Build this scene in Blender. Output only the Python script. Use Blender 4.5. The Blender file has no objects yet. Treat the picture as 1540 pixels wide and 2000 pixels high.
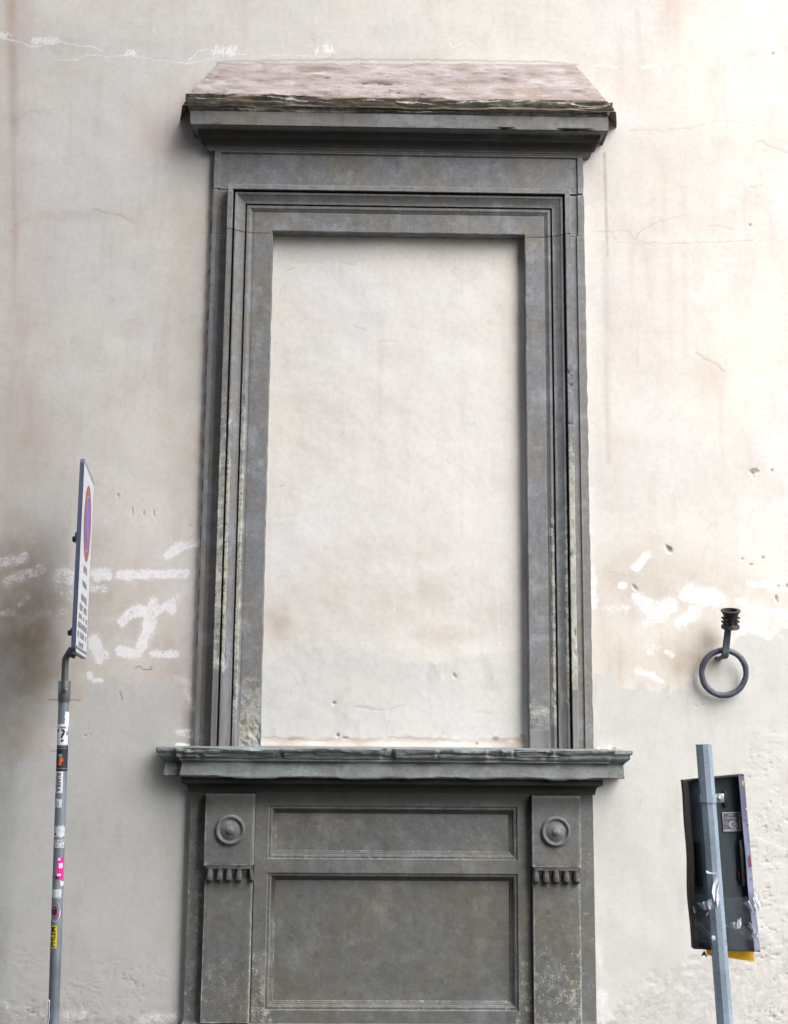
import bpy, bmesh, math, random
import numpy as np
from mathutils import Matrix, Vector

# ------------------------------------------------------------------ camera, light, exposure
scene = bpy.context.scene
C = scene.collection
PITCH, YAW, ROLL, FPX = 0.15858667, 0.01764264, 0.00822524, 2360.2
CAM = np.array([0.0, -6.5, 1.62])
d_ = np.array([math.sin(YAW)*math.cos(PITCH), math.cos(YAW)*math.cos(PITCH), math.sin(PITCH)])
r_ = np.cross(d_, [0, 0, 1]); r_ /= np.linalg.norm(r_); u_ = np.cross(r_, d_)
R_ = math.cos(ROLL)*r_ + math.sin(ROLL)*u_
U_ = -math.sin(ROLL)*r_ + math.cos(ROLL)*u_
cam_data = bpy.data.cameras.new('camera')
cam = bpy.data.objects.new('camera', cam_data); C.objects.link(cam)
m = Matrix.Identity(4)
for i in range(3):
    m[i][0] = R_[i]; m[i][1] = U_[i]; m[i][2] = -d_[i]; m[i][3] = CAM[i]
cam.matrix_world = m
cam_data.sensor_fit = 'VERTICAL'; cam_data.sensor_height = 24.0
cam_data.lens = 24.0*FPX/2000.0
cam_data.clip_start = 0.05; cam_data.clip_end = 500
scene.camera = cam

SUN_EL, SUN_AZ = math.radians(50), math.radians(150)     # azimuth measured from +Y towards +X
world = bpy.data.worlds.new('World'); scene.world = world; world.use_nodes = True
wn = world.node_tree.nodes; wl = world.node_tree.links
bg = wn['Background']
sky = wn.new('ShaderNodeTexSky'); sky.sky_type = 'NISHITA'; sky.sun_disc = False
sky.sun_elevation = SUN_EL; sky.sun_rotation = SUN_AZ
sky.air_density = 1.0; sky.dust_density = 3.0; sky.ozone_density = 0.5
wl.new(sky.outputs[0], bg.inputs[0]); bg.inputs[1].default_value = 0.075
sun_d = bpy.data.lights.new('sun', 'SUN'); sun_d.energy = 1.5; sun_d.angle = math.radians(72)
sun_d.color = (1.0, 0.98, 0.96)
sun = bpy.data.objects.new('sun', sun_d); C.objects.link(sun)
sv = Vector((math.sin(SUN_AZ)*math.cos(SUN_EL), math.cos(SUN_AZ)*math.cos(SUN_EL), math.sin(SUN_EL)))
sun.rotation_euler = sv.to_track_quat('Z', 'Y').to_euler()
sun.location = sv*20
vs = scene.view_settings
vs.view_transform = 'Standard'; vs.look = 'None'; vs.gamma = 1.0; vs.exposure = 2.13
vs.use_curve_mapping = False

rng = np.random.RandomState(5)
random.seed(5)

# ------------------------------------------------------------------ numeric helpers
def hash3(a, b, c, seed):
    h = (a.astype(np.int64)*374761393 + b.astype(np.int64)*668265263 + c.astype(np.int64)*2147483647 + seed*974634777) & 0xffffffff
    h = ((h ^ (h >> 13))*1274126177) & 0xffffffff
    h = ((h ^ (h >> 16))*2246822519) & 0xffffffff
    return ((h ^ (h >> 15)) & 0xffffff).astype(np.float64)/0xffffff*2-1

def vn(x, y, z=None, seed=0):
    x = np.asarray(x, float); y = np.asarray(y, float)
    z = np.zeros_like(x) if z is None else np.asarray(z, float)
    xi, yi, zi = np.floor(x), np.floor(y), np.floor(z)
    fx, fy, fz = x-xi, y-yi, z-zi
    fx = fx*fx*fx*(fx*(fx*6-15)+10); fy = fy*fy*fy*(fy*(fy*6-15)+10); fz = fz*fz*fz*(fz*(fz*6-15)+10)
    o = 0
    flat = not np.any(z)
    for dz in ((0,) if flat else (0, 1)):
        wz = 1.0 if flat else (fz if dz else 1-fz)
        for dy in (0, 1):
            wy = fy if dy else 1-fy
            for dx in (0, 1):
                wx = fx if dx else 1-fx
                o = o + hash3(xi+dx, yi+dy, zi+dz, seed)*wx*wy*wz
    return o

def fbm(x, y, z=None, octv=4, seed=0, gain=.5):
    a, s, t = 1.0, 0, 0
    for i in range(octv):
        f = 2.03**i
        s = s + a*vn(np.asarray(x)*f+i*7.3, np.asarray(y)*f+i*3.1, None if z is None else np.asarray(z)*f, seed+i)
        t += a; a *= gain
    return s/t

def sstep(a, b, v):
    t = np.clip((v-a)/(b-a), 0, 1); return t*t*(3-2*t)

# image pixel to wall point: position on a plane standing `off` metres in front of the wall face, cast through the camera
def from_pixel(u, v, off=0.0):
    w = d_ + R_*(u-770)/FPX - U_*(v-1000)/FPX
    p = CAM + w*((-off-CAM[1])/w[1])
    return Vector(p)
def to_pixel(P):  # image pixel coordinates of world points
    v = P-CAM; z = v@d_
    return 770+FPX*(v@R_)/z, 1000-FPX*(v@U_)/z

# ------------------------------------------------------------------ object helpers
def thing(name, label, cat, loc, group=None):
    o = bpy.data.objects.new(name, None); C.objects.link(o); o.location = loc
    o.empty_display_size = .1
    o['label'] = label; o['category'] = cat
    if group: o['group'] = group
    return o
def origin(o):
    return np.array(o.location) if o.parent is None else np.array(o.location)+origin(o.parent)
def link(name, me, mat, parent=None, label=None, kind=None):
    o = bpy.data.objects.new(name, me); C.objects.link(o)
    if parent is not None: o.parent = parent
    if label: o['label'] = label
    if kind: o['kind'] = kind
    if mat is not None:
        me.materials.clear(); me.materials.append(mat)
    return o
def mesh(name, V, F, mat, parent=None, smooth=35, label=None, kind=None, attrs=None):
    if name in ('lettering', 'small_print'): kind = 'stuff'
    V = np.asarray(V, float)
    if parent is not None: V = V - origin(parent)
    me = bpy.data.meshes.new(name)
    if isinstance(F, np.ndarray):
        n = len(F)
        me.vertices.add(len(V)); me.vertices.foreach_set('co', V.astype(np.float32).ravel())
        me.loops.add(n*4); me.loops.foreach_set('vertex_index', F.astype(np.int32).ravel())
        me.polygons.add(n)
        me.polygons.foreach_set('loop_start', np.arange(0, n*4, 4, dtype=np.int32))
        me.polygons.foreach_set('loop_total', np.full(n, 4, dtype=np.int32))
        me.update(calc_edges=True)
    else:
        me.from_pydata([tuple(v) for v in V], [], F); me.update()
    if smooth:
        me.polygons.foreach_set('use_smooth', np.ones(len(me.polygons), dtype=bool))
        if smooth < 170: me.set_sharp_from_angle(angle=math.radians(smooth))
    if attrs:
        for k, a in attrs.items():
            at = me.attributes.new(k, 'FLOAT', 'POINT'); at.data.foreach_set('value', np.asarray(a, np.float32).ravel())
    return link(name, me, mat, parent, label, kind)

def bm_obj(name, bm, mat, parent=None, smooth=35, label=None, kind=None):
    me = bpy.data.meshes.new(name)
    if parent is not None:
        o = origin(parent); bmesh.ops.translate(bm, verts=bm.verts, vec=Vector((-o[0], -o[1], -o[2])))
    bmesh.ops.recalc_face_normals(bm, faces=bm.faces)
    bm.to_mesh(me); bm.free()
    if smooth:
        me.polygons.foreach_set('use_smooth', np.ones(len(me.polygons), dtype=bool)); me.set_sharp_from_angle(angle=math.radians(smooth))
    return link(name, me, mat, parent, label, kind)

def bm_box(bm, x0, x1, y0, y1, z0, z1, bev=0.0, M=None):
    vs_ = [bm.verts.new((x, y, z)) for x in (x0, x1) for y in (y0, y1) for z in (z0, z1)]
    fs = [bm.faces.new([vs_[i] for i in q]) for q in ((0,1,3,2),(4,6,7,5),(0,4,5,1),(2,3,7,6),(0,2,6,4),(1,5,7,3))]
    if bev:
        es = list({e for f in fs for e in f.edges})
        r = bmesh.ops.bevel(bm, geom=es, offset=bev, segments=2, affect='EDGES', profile=.6)
        vs_ = list({v for f in r['faces'] for v in f.verts} | {v for v in vs_ if v.is_valid})
    if M is not None: bmesh.ops.transform(bm, matrix=M, verts=[v for v in vs_ if v.is_valid])
    return vs_

def tube(pts, rad, n=20, cap=True):
    pts = [np.array(p, float) for p in pts]; V = []; F = []
    if not hasattr(rad, '__len__'): rad = [rad]*len(pts)
    prev = None
    for i, p in enumerate(pts):
        t = pts[min(i+1, len(pts)-1)]-pts[max(i-1, 0)]; t /= np.linalg.norm(t)
        if prev is None:
            a = np.cross(t, [0, 1, 0]); 
            if np.linalg.norm(a) < .1: a = np.cross(t, [1, 0, 0])
        else: a = prev-t*(prev@t)
        a /= np.linalg.norm(a); prev = a; b = np.cross(t, a)
        for k in range(n):
            an = 2*math.pi*k/n; V.append(p+(a*math.cos(an)+b*math.sin(an))*rad[i])
    for i in range(len(pts)-1):
        for k in range(n):
            F.append((i*n+k, i*n+(k+1) % n, (i+1)*n+(k+1) % n, (i+1)*n+k))
    if cap:
        F.append(tuple(range(n))[::-1]); F.append(tuple((len(pts)-1)*n+k for k in range(n)))
    return V, F

def lathe(prof, centre, n=40):
    # prof is (radius, height) about the z axis
    V = []; F = []
    for r, h in prof:
        for k in range(n):
            a = 2*math.pi*k/n; V.append((centre[0]+r*math.cos(a), centre[1]+r*math.sin(a), centre[2]+h))
    for i in range(len(prof)-1):
        for k in range(n):
            F.append((i*n+k, i*n+(k+1) % n, (i+1)*n+(k+1) % n, (i+1)*n+k))
    return V, F

# ------------------------------------------------------------------ materials
class NT:
    def __init__(s, name, rough=.9, bump=0, spec=.3):
        s.m = bpy.data.materials.new(name); s.m.use_nodes = True
        s.n = s.m.node_tree.nodes; s.l = s.m.node_tree.links
        s.b = s.n['Principled BSDF']; s.b.inputs['Roughness'].default_value = rough
        s.b.inputs['Specular IOR Level'].default_value = spec
        s.pos = s.n.new('ShaderNodeNewGeometry').outputs['Position']
    def noise(s, scale, detail=4, rough=.55, sc=(1, 1, 1), off=(0, 0, 0), dist=0):
        mp = s.n.new('ShaderNodeMapping'); mp.inputs['Scale'].default_value = sc; mp.inputs['Location'].default_value = off
        s.l.new(s.pos, mp.inputs['Vector'])
        t = s.n.new('ShaderNodeTexNoise'); t.inputs['Scale'].default_value = scale; t.inputs['Detail'].default_value = detail
        t.inputs['Roughness'].default_value = rough; t.inputs['Distortion'].default_value = dist
        s.l.new(mp.outputs[0], t.inputs['Vector']); return t.outputs['Fac']
    def vor(s, scale, sc=(1, 1, 1), feature='F1'):
        mp = s.n.new('ShaderNodeMapping'); mp.inputs['Scale'].default_value = sc; s.l.new(s.pos, mp.inputs['Vector'])
        t = s.n.new('ShaderNodeTexVoronoi'); t.inputs['Scale'].default_value = scale; t.feature = feature
        s.l.new(mp.outputs[0], t.inputs['Vector']); return t.outputs['Distance']
    def attr(s, name):
        t = s.n.new('ShaderNodeAttribute'); t.attribute_name = name; return t.outputs['Fac']
    def rng(s, v, a, b, c=0, d=1, smooth=True):
        t = s.n.new('ShaderNodeMapRange'); t.inputs[1].default_value = a; t.inputs[2].default_value = b
        t.inputs[3].default_value = c; t.inputs[4].default_value = d
        if smooth: t.interpolation_type = 'SMOOTHSTEP'
        s.l.new(v, t.inputs[0]); return t.outputs[0]
    def math(s, op, a, b=0.0, clamp=False):
        t = s.n.new('ShaderNodeMath'); t.operation = op; t.use_clamp = clamp
        for i, v in enumerate((a, b)):
            if isinstance(v, (int, float)): t.inputs[i].default_value = v
            else: s.l.new(v, t.inputs[i])
        return t.outputs[0]
    def mix(s, f, a, b, mode='MIX'):
        t = s.n.new('ShaderNodeMix'); t.data_type = 'RGBA'; t.blend_type = mode
        if isinstance(f, (int, float)): t.inputs[0].default_value = f
        else: s.l.new(f, t.inputs[0])
        for i, v in ((6, a), (7, b)):
            if isinstance(v, tuple): t.inputs[i].default_value = (*v, 1)
            else: s.l.new(v, t.inputs[i])
        return t.outputs[2]
    def col(s, c):
        if isinstance(c, tuple): s.b.inputs['Base Color'].default_value = (*c, 1)
        else: s.l.new(c, s.b.inputs['Base Color'])
    def bump(s, h, strength=.5, dist=.002):
        t = s.n.new('ShaderNodeBump'); t.inputs['Strength'].default_value = strength; t.inputs['Distance'].default_value = dist
        s.l.new(h, t.inputs['Height']); s.l.new(t.outputs[0], s.b.inputs['Normal'])

# ---- painted plaster of the palace wall
def plaster_material(name, base_a, base_b, g=1.0):
    t = NT(name, rough=.93, spec=.15)
    big = t.noise(.9, 7, .62); mid = t.noise(4.5, 9, .68, off=(3, 1, 5)); fine = t.noise(38, 5, .65)
    streak = t.noise(6, 4, .6, sc=(2.2, 1, .22), off=(9, 0, 0)); cloud = t.noise(8, 9, .72, off=(0, 7, 0))
    c = t.mix(t.rng(big, .35, .65), base_a, base_b)
    c = t.mix(t.rng(mid, .44, .68, 0, .42*g), c, (.55, .51, .46))
    c = t.mix(t.rng(cloud, .49, .72, 0, .32*g), c, (.50, .468, .435))
    c = t.mix(t.rng(cloud, .30, .46, .42, 0), c, (.74, .735, .735))
    c = t.mix(t.rng(streak, .52, .74, 0, .28*g), c, (.50, .42, .36))
    # pink wash of the old colour
    c = t.mix(t.math('MULTIPLY', t.attr('pink'), t.rng(streak, .3, .65, .3, .85)), c, (.56, .43, .37))
    # brown staining, with some painted shadow
    sn = t.math('MULTIPLY', t.attr('stain_shade'), t.rng(t.noise(7, 5, .65, off=(2, 2, 8)), .28, .62, .45, 1.0))
    c = t.mix(sn, c, (.30, .215, .135))
    # newer grey patching
    pn = t.math('ADD', t.attr('patch'), t.math('MULTIPLY', t.math('SUBTRACT', t.noise(7, 9, .72), .5), 1.1))
    patchcol = t.mix(t.rng(mid, .35, .65), (.495, .505, .480), (.545, .555, .545)) if g == 1.0 else t.mix(t.rng(mid, .35, .65), (.60, .615, .60), (.63, .645, .64))
    patchcol = t.mix(t.rng(t.noise(9, 4, .6, sc=(1, 1, .4), off=(5, 5, 5)), .5, .75, 0, .5), patchcol, (.40, .385, .34))
    c = t.mix(t.rng(pn, .30, .72, 0, .85), c, patchcol)
    # bare mortar where the skin fell off
    bn = t.math('ADD', t.attr('bare'), t.math('MULTIPLY', t.math('SUBTRACT', t.noise(22, 6, .7, off=(1, 0, 2)), .5), .5))
    barecol = t.mix(t.rng(t.noise(24, 9, .75), .36, .64), (.42, .42, .41), (.54, .535, .52))
    c = t.mix(t.rng(bn, .45, .55, 0, .9), c, barecol)
    c = t.mix(t.math('MULTIPLY', t.attr('paint'), t.rng(t.noise(12, 5, .7, off=(6, 1, 1)), .35, .65, .15, .60)), c, (.74, .74, .75))
    # dry brushed white paint
    scr = t.noise(85, 4, .75, sc=(1, 1, 1.2)); sc2 = t.noise(20, 4, .6, off=(4, 4, 4))
    pt = t.math('ADD', t.math('MULTIPLY', t.attr('paint'), 1.0), t.math('ADD', t.math('MULTIPLY', t.math('SUBTRACT', scr, .5), 2.1), t.math('MULTIPLY', t.math('SUBTRACT', sc2, .5), 1.5)))
    c = t.mix(t.math('MULTIPLY', t.rng(pt, .60, .92, 0, .9), t.rng(t.attr('paint'), .05, .3)), c, (.82, .82, .83))
    # fine grain, dots and cracks
    c = t.mix(t.rng(fine, .40, .68, .0, .13), c, (.36, .32, .27))
    dots = t.vor(13, sc=(1, 1, .8)); c = t.mix(t.rng(dots, .018, .045, .55, 0), c, (.2, .18, .16))
    cr = t.n.new('ShaderNodeTexVoronoi'); cr.feature = 'DISTANCE_TO_EDGE'; cr.inputs['Scale'].default_value = 1.25
    wv = t.n.new('ShaderNodeVectorMath'); wv.operation = 'ADD'
    nz = t.n.new('ShaderNodeTexNoise'); nz.inputs['Scale'].default_value = 3.2; nz.inputs['Detail'].default_value = 6
    t.l.new(t.pos, nz.inputs['Vector']); sc_ = t.n.new('ShaderNodeVectorMath'); sc_.operation = 'SCALE'; sc_.inputs['Scale'].default_value = .55
    t.l.new(nz.outputs['Color'], sc_.inputs[0]); t.l.new(t.pos, wv.inputs[0]); t.l.new(sc_.outputs[0], wv.inputs[1]); t.l.new(wv.outputs[0], cr.inputs['Vector'])
    crm = t.math('MULTIPLY', t.rng(cr.outputs['Distance'], .0, .0028, .26, 0), t.rng(mid, .5, .6, 0, 1))
    c = t.mix(crm, c, (.22, .18, .16))
    c = t.mix(t.attr('dark'), c, (.10, .085, .075))
    t.col(c)
    h = t.math('ADD', t.math('MULTIPLY', t.noise(90, 8, .78), .9), t.math('MULTIPLY', mid, .35))
    h = t.math('SUBTRACT', h, t.math('MULTIPLY', crm, .3))
    t.bump(h, .24, .003)
    return t.m
M_wall = plaster_material('plaster_wall', (.665, .648, .600), (.625, .620, .605))
M_infill = plaster_material('plaster_infill', (.705, .690, .645), (.700, .698, .690), .5)

# ---- grey sandstone
def stone_material(name, warm, cool, dark, lich_gain=1.0, rough=.88):
    t = NT(name, rough=rough, spec=.25)
    big = t.noise(2.6, 4, .6); mid = t.noise(9, 5, .62, off=(2, 5, 1)); fine = t.noise(70, 5, .7); streak = t.noise(7, 4, .6, sc=(2, 2, .35), off=(0, 3, 6))
    c = t.mix(t.rng(big, .36, .64), warm, cool)
    c = t.mix(t.rng(mid, .48, .72, 0, .7), c, tuple(v*1.6 for v in cool))
    c = t.mix(t.rng(streak, .50, .78, 0, .38), c, dark)
    c = t.mix(t.rng(fine, .30, .68, .30, 0), c, dark)
    c = t.mix(t.rng(t.noise(6, 9, .75, sc=(1, 1, .7), off=(8, 8, 8)), .52, .70, 0, .55), c, (.27, .265, .26))
    c = t.mix(t.rng(t.noise(160, 3, .8), .62, .78, 0, .5), c, (.32, .31, .28))
    gr = t.noise(22, 9, .80, off=(5, 0, 5)); c = t.mix(t.rng(gr, .50, .64, 0, .38), c, dark); c = t.mix(t.rng(gr, .36, .47, .28, 0), c, tuple(v*1.75 for v in warm))
    # colour-blotched patina
    c = t.mix(t.rng(t.noise(24, 3, .5, off=(1, 2, 3)), .55, .75, 0, .35), c, (.13, .155, .15))
    oi = t.n.new('ShaderNodeObjectInfo').outputs['Random']
    c = t.mix(t.rng(oi, 0, 1, 0, .30), c, tuple(v*.80 for v in warm))
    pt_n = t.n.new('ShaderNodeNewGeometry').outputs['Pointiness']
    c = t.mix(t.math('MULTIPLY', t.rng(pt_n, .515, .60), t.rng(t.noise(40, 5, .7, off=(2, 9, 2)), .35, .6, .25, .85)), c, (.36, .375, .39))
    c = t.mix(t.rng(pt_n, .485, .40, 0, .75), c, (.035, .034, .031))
    # pale lichen crust
    sp = t.noise(130, 4, .75); sp2 = t.noise(26, 5, .65, off=(3, 3, 3))
    lm = t.math('ADD', t.attr('lichen'), t.math('ADD', t.math('MULTIPLY', t.math('SUBTRACT', sp, .5), 1.6*lich_gain), t.math('MULTIPLY', t.math('SUBTRACT', sp2, .5), 1.5)))
    lcol = t.mix(t.rng(t.noise(17, 3, .5), .4, .6), (.33, .33, .265), (.44, .445, .41))
    c = t.mix(t.math('MULTIPLY', t.rng(lm, .55, .80), t.rng(t.attr('lichen'), .02, .25)), c, lcol)
    # smooth newer repairs
    c = t.mix(t.attr('repair'), c, t.mix(t.rng(streak, .4, .6), (.155, .152, .158), (.225, .222, .232)))
    c = t.mix(t.attr('dirt_shade'), c, (.028, .027, .024))  # dirt plus the shade of grooves and overhangs, put into the colour
    t.col(c)
    h = t.math('ADD', t.math('MULTIPLY', fine, .6), t.math('MULTIPLY', t.math('MULTIPLY', sp, t.attr('lichen')), 1.2))
    h = t.math('ADD', h, t.math('MULTIPLY', mid, .8))
    t.bump(t.math('ADD', h, gr), .6, .0035)
    return t.m
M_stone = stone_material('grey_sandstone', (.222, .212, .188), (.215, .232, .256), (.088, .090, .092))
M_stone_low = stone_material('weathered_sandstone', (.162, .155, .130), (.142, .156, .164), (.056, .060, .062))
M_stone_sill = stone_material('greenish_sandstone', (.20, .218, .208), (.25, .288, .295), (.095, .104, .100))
# mauve mortar cap
t = NT('mauve_mortar', rough=.95, spec=.1)
a = t.noise(2.5, 8, .66, sc=(1, 1, 3.5)); b = t.noise(6, 8, .68, sc=(1, 1, 2.5), off=(2, 0, 0)); f = t.noise(80, 4, .7)
c = t.mix(t.rng(a, .38, .62), (.27, .222, .198), (.33, .292, .288))
c = t.mix(t.rng(b, .45, .7, 0, .8), c, (.46, .425, .42))
c = t.mix(t.rng(b, .25, .42, .7, 0), c, (.38, .325, .255))
c = t.mix(t.rng(f, .3, .6, .22, 0), c, (.22, .17, .15))
c = t.mix(t.attr('lichen'), c, (.25, .215, .165))
c = t.mix(t.rng(t.vor(9, sc=(1, 1, 1.5)), .03, .06, .8, 0), c, (.75, .73, .72))
c = t.mix(t.attr('dark'), c, (.05, .045, .045))
t.col(c); t.bump(t.math('ADD', f, b), .6, .004); M_cap = t.m

def metal(name, col, rough=.5, metallic=0.0, var=.35, rust=0.0, coat=0):
    t = NT(name, rough=rough, spec=.5)
    t.b.inputs['Metallic'].default_value = metallic
    n1 = t.noise(9, 4, .6, sc=(1, 1, .5)); n2 = t.noise(60, 4, .7)
    c = t.mix(t.rng(n1, .3, .7), tuple(v*(1-var) for v in col), tuple(min(1, v*(1+var)) for v in col))
    c = t.mix(t.rng(n2, .55, .75, 0, .3), c, tuple(v*.5 for v in col))
    if rust: c = t.mix(t.rng(t.noise(18, 5, .7, off=(3, 1, 1)), .60, .70, 0, rust), c, (.12, .05, .025))
    t.col(c); t.l.new(t.rng(n2, .3, .7, rough*.8, min(1, rough*1.25)), t.b.inputs['Roughness'])
    t.bump(n2, .12, .001); return t.m
M_galv = metal('galvanised_steel', (.20, .235, .27), .42, .2, .25, .25)
M_arm = metal('weathered_tube', (.17, .19, .19), .5, .4, .3, .7)
M_collar = metal('clamp_collar', (.26, .27, .29), .35, .7, .15)
M_bolt = metal('bright_bolt', (.62, .60, .55), .25, .9, .2)
M_iron = metal('wrought_iron', (.070, .082, .108), .5, .15, .3, .12)
M_iron_dark = metal('blackened_iron', (.022, .020, .020), .6, .2, .3, .5)
M_signedge = metal('blue_grey_edge', (.085, .10, .165), .45, .2, .12)
M_post = metal('blue_grey_post', (.27, .34, .42), .30, .15, .15, .2)
M_tray = metal('dark_sheet_metal', (.030, .045, .055), .36, .15, .3, .1)
M_trayrim = metal('worn_lit_rim', (.22, .24, .36), .4, .2, .35, .7)  # pale bluish tone of the lit right lip put into the colour
M_black = metal('black_steel', (.006, .006, .006), .5, 0, .2)
M_clamp = metal('zinc_clamp', (.42, .43, .43), .3, .8, .15, .3)
def flat(name, col, rough=.5, var=.06, spec=.4):
    t = NT(name, rough=rough, spec=spec)
    t.col(t.mix(t.rng(t.noise(60, 4, .7), .35, .65), tuple(v*(1-var) for v in col), tuple(min(1, v*(1+var)) for v in col))); return t.m
M_white = flat('sign_white', (.62, .64, .68)); M_red = flat('sign_red', (.36, .085, .075)); M_blue = flat('sign_blue', (.13, .11, .46))
M_ink = flat('black_ink', (.03, .03, .035)); M_greyink = flat('grey_border', (.16, .17, .18)); M_paper = flat('white_sticker', (.74, .76, .82), .45, .08)
M_paper2 = flat('torn_pale_paper', (.58, .63, .66), .6, .15); M_mag = flat('magenta_sticker', (.72, .02, .28)); M_yel = flat('yellow_sticker', (.72, .58, .02))
M_orange = flat('orange_print', (.75, .13, .03)); M_teal = flat('teal_print', (.1, .4, .5)); M_dkred = flat('dark_red_print', (.28, .02, .04)); M_yellow = flat('yellow_plastic', (.80, .50, .01), .4)
M_labelp = flat('label_purple', (.10, .09, .13)); M_labelw = flat('label_print', (.36, .38, .42))
t = NT('clear_tape', rough=.08, spec=.6)
t.b.inputs['Transmission Weight'].default_value = 0; t.b.inputs['Alpha'].default_value = .04
t.col((.55, .60, .66)); t.bump(t.noise(35, 4, .6, sc=(1, 1, 2)), .9, .01); M_tape = t.m
t = NT('street_paving', rough=.85)
t.col(t.mix(t.rng(t.noise(3, 5, .6), .3, .7), (.045, .043, .04), (.085, .08, .075))); M_ground = t.m
t = NT('opposite_plaster', rough=.9)
t.col(t.mix(t.rng(t.noise(.8, 5, .6), .3, .7), (.16, .14, .12), (.22, .20, .17))); M_opp = t.m
M_glass = metal('dark_glazing', (.02, .022, .025), .15)
M_shutter = metal('brown_shutter', (.06, .035, .02), .6)

# ------------------------------------------------------------------ the palace wall (z up, wall face y = 0)
XL, XR = -.919, 1.175            # stone surround, outer edges
GX0, GX1, GZ1 = -2.45, 2.70, 6.05
stp = .0058
def axis(lo, vis0, vis1, hi):
    return np.concatenate([np.linspace(lo, vis0, 14)[:-1], np.arange(vis0, vis1, stp), np.linspace(vis1, hi, 14)])
ax = axis(-9.0, GX0, GX1, 9.0); az = np.concatenate([[-.3, -.15], np.arange(-.03, GZ1, stp), np.linspace(GZ1, 13, 14)])
NX, NZ = len(ax), len(az)
X, Z = np.meshgrid(ax, az)

def ell(u, v, cx, cy, rx, ry, ang=0, soft=1.0):
    a = math.radians(ang); du, dv = u-cx, v-cy
    x = (du*math.cos(a)+dv*math.sin(a))/rx; y = (-du*math.sin(a)+dv*math.cos(a))/ry
    return 1-sstep(1-soft, 1.0, np.sqrt(x*x+y*y))
def line(u, v, pts, hw, soft=.5):
    dd = np.full(u.shape, 1e9)
    for (a0, b0), (a1, b1) in zip(pts[:-1], pts[1:]):
        L = (a1-a0)**2+(b1-b0)**2 or 1e-6
        tt = np.clip(((u-a0)*(a1-a0)+(v-b0)*(b1-b0))/L, 0, 1)
        dd = np.minimum(dd, np.hypot(u-a0-tt*(a1-a0), v-b0-tt*(b1-b0)))
    return 1-sstep(hw*(1-soft), hw*(1+soft*.3), dd)

class Marks:
    # marks on a plastered face, placed by image pixel coordinates
    def __init__(s, X, Z, y):
        P = np.stack([X.ravel(), np.full(X.size, y), Z.ravel()], 1)
        s.u, s.v = [q.reshape(X.shape) for q in to_pixel(P)]
        s.f = {k: np.zeros(X.shape) for k in ('paint', 'patch', 'stain_shade', 'pink', 'dark', 'bare')}
        s.dep = np.zeros(X.shape)
    def win(s, u0, u1, v0, v1):
        ok = (s.u > u0) & (s.u < u1) & (s.v > v0) & (s.v < v1)
        if not ok.any(): return None
        r = np.where(ok.any(1))[0]; c = np.where(ok.any(0))[0]
        return slice(r[0], r[-1]+1), slice(c[0], c[-1]+1)
    def e(s, k, cx, cy, rx, ry, amt=1, ang=0, soft=1.0, dep=0):
        R = max(rx, ry)*1.1; w = s.win(cx-R, cx+R, cy-R, cy+R)
        if w is None: return
        mm = ell(s.u[w], s.v[w], cx, cy, rx, ry, ang, soft)
        if k: s.f[k][w] = np.maximum(s.f[k][w], mm*amt)
        s.dep[w] += mm*dep
    def l(s, k, pts, hw, amt=1, soft=.5, dep=0, jit=0):
        if jit:
            q = []
            for (a0, b0), (a1, b1) in zip(pts[:-1], pts[1:]):
                n = max(1, int(math.hypot(a1-a0, b1-b0)/8))
                for i in range(n): q.append((a0+(a1-a0)*i/n+random.uniform(-jit, jit), b0+(b1-b0)*i/n+random.uniform(-jit, jit)))
            q.append(pts[-1]); pts = q
        us = [p[0] for p in pts]; vv = [p[1] for p in pts]; w = s.win(min(us)-hw*2-3, max(us)+hw*2+3, min(vv)-hw*2-3, max(vv)+hw*2+3)
        if w is None: return
        uu, vv_ = s.u[w], s.v[w]
        if k == 'paint' and hw > 5:
            uu = uu+5*fbm(uu/16, vv_/16, octv=4, seed=301); vv_ = vv_+5*fbm(uu/16, vv_/16, octv=4, seed=305)
        mm = line(uu, vv_, pts, hw*(1.12 if (k == 'paint' and hw > 5) else 1), soft)
        if k: s.f[k][w] = np.maximum(s.f[k][w], mm*amt)
        s.dep[w] += mm*dep

mk = Marks(X, Z, 0.0); u, v = mk.u, mk.v
n1 = fbm(u/60, v/60, octv=4, seed=3); n2 = fbm(u/22, v/22, octv=4, seed=9); n3 = fbm(u/9, v/9, octv=3, seed=21)
# patching
bl = np.interp(u, [-200, 0, 60, 120, 150, 168, 200, 235, 330, 352, 330, 400][:10]+[380, 420], [1500, 1490, 1470, 1460, 1400, 1355, 1318, 1330, 1330, 1395, 1470, 1475])
br = np.interp(u, [1150, 1200, 1250, 1300, 1350, 1400, 1440, 1480, 1540, 1800], [1318, 1322, 1345, 1352, 1335, 1300, 1250, 1235, 1225, 1225])
bnd = np.where(u < 770, bl, br)
mk.f['patch'] = sstep(-26, 26, v-bnd+n2*26+n3*8)
mk.f['patch'] *= np.where(u < 150, .75, 1)
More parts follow.
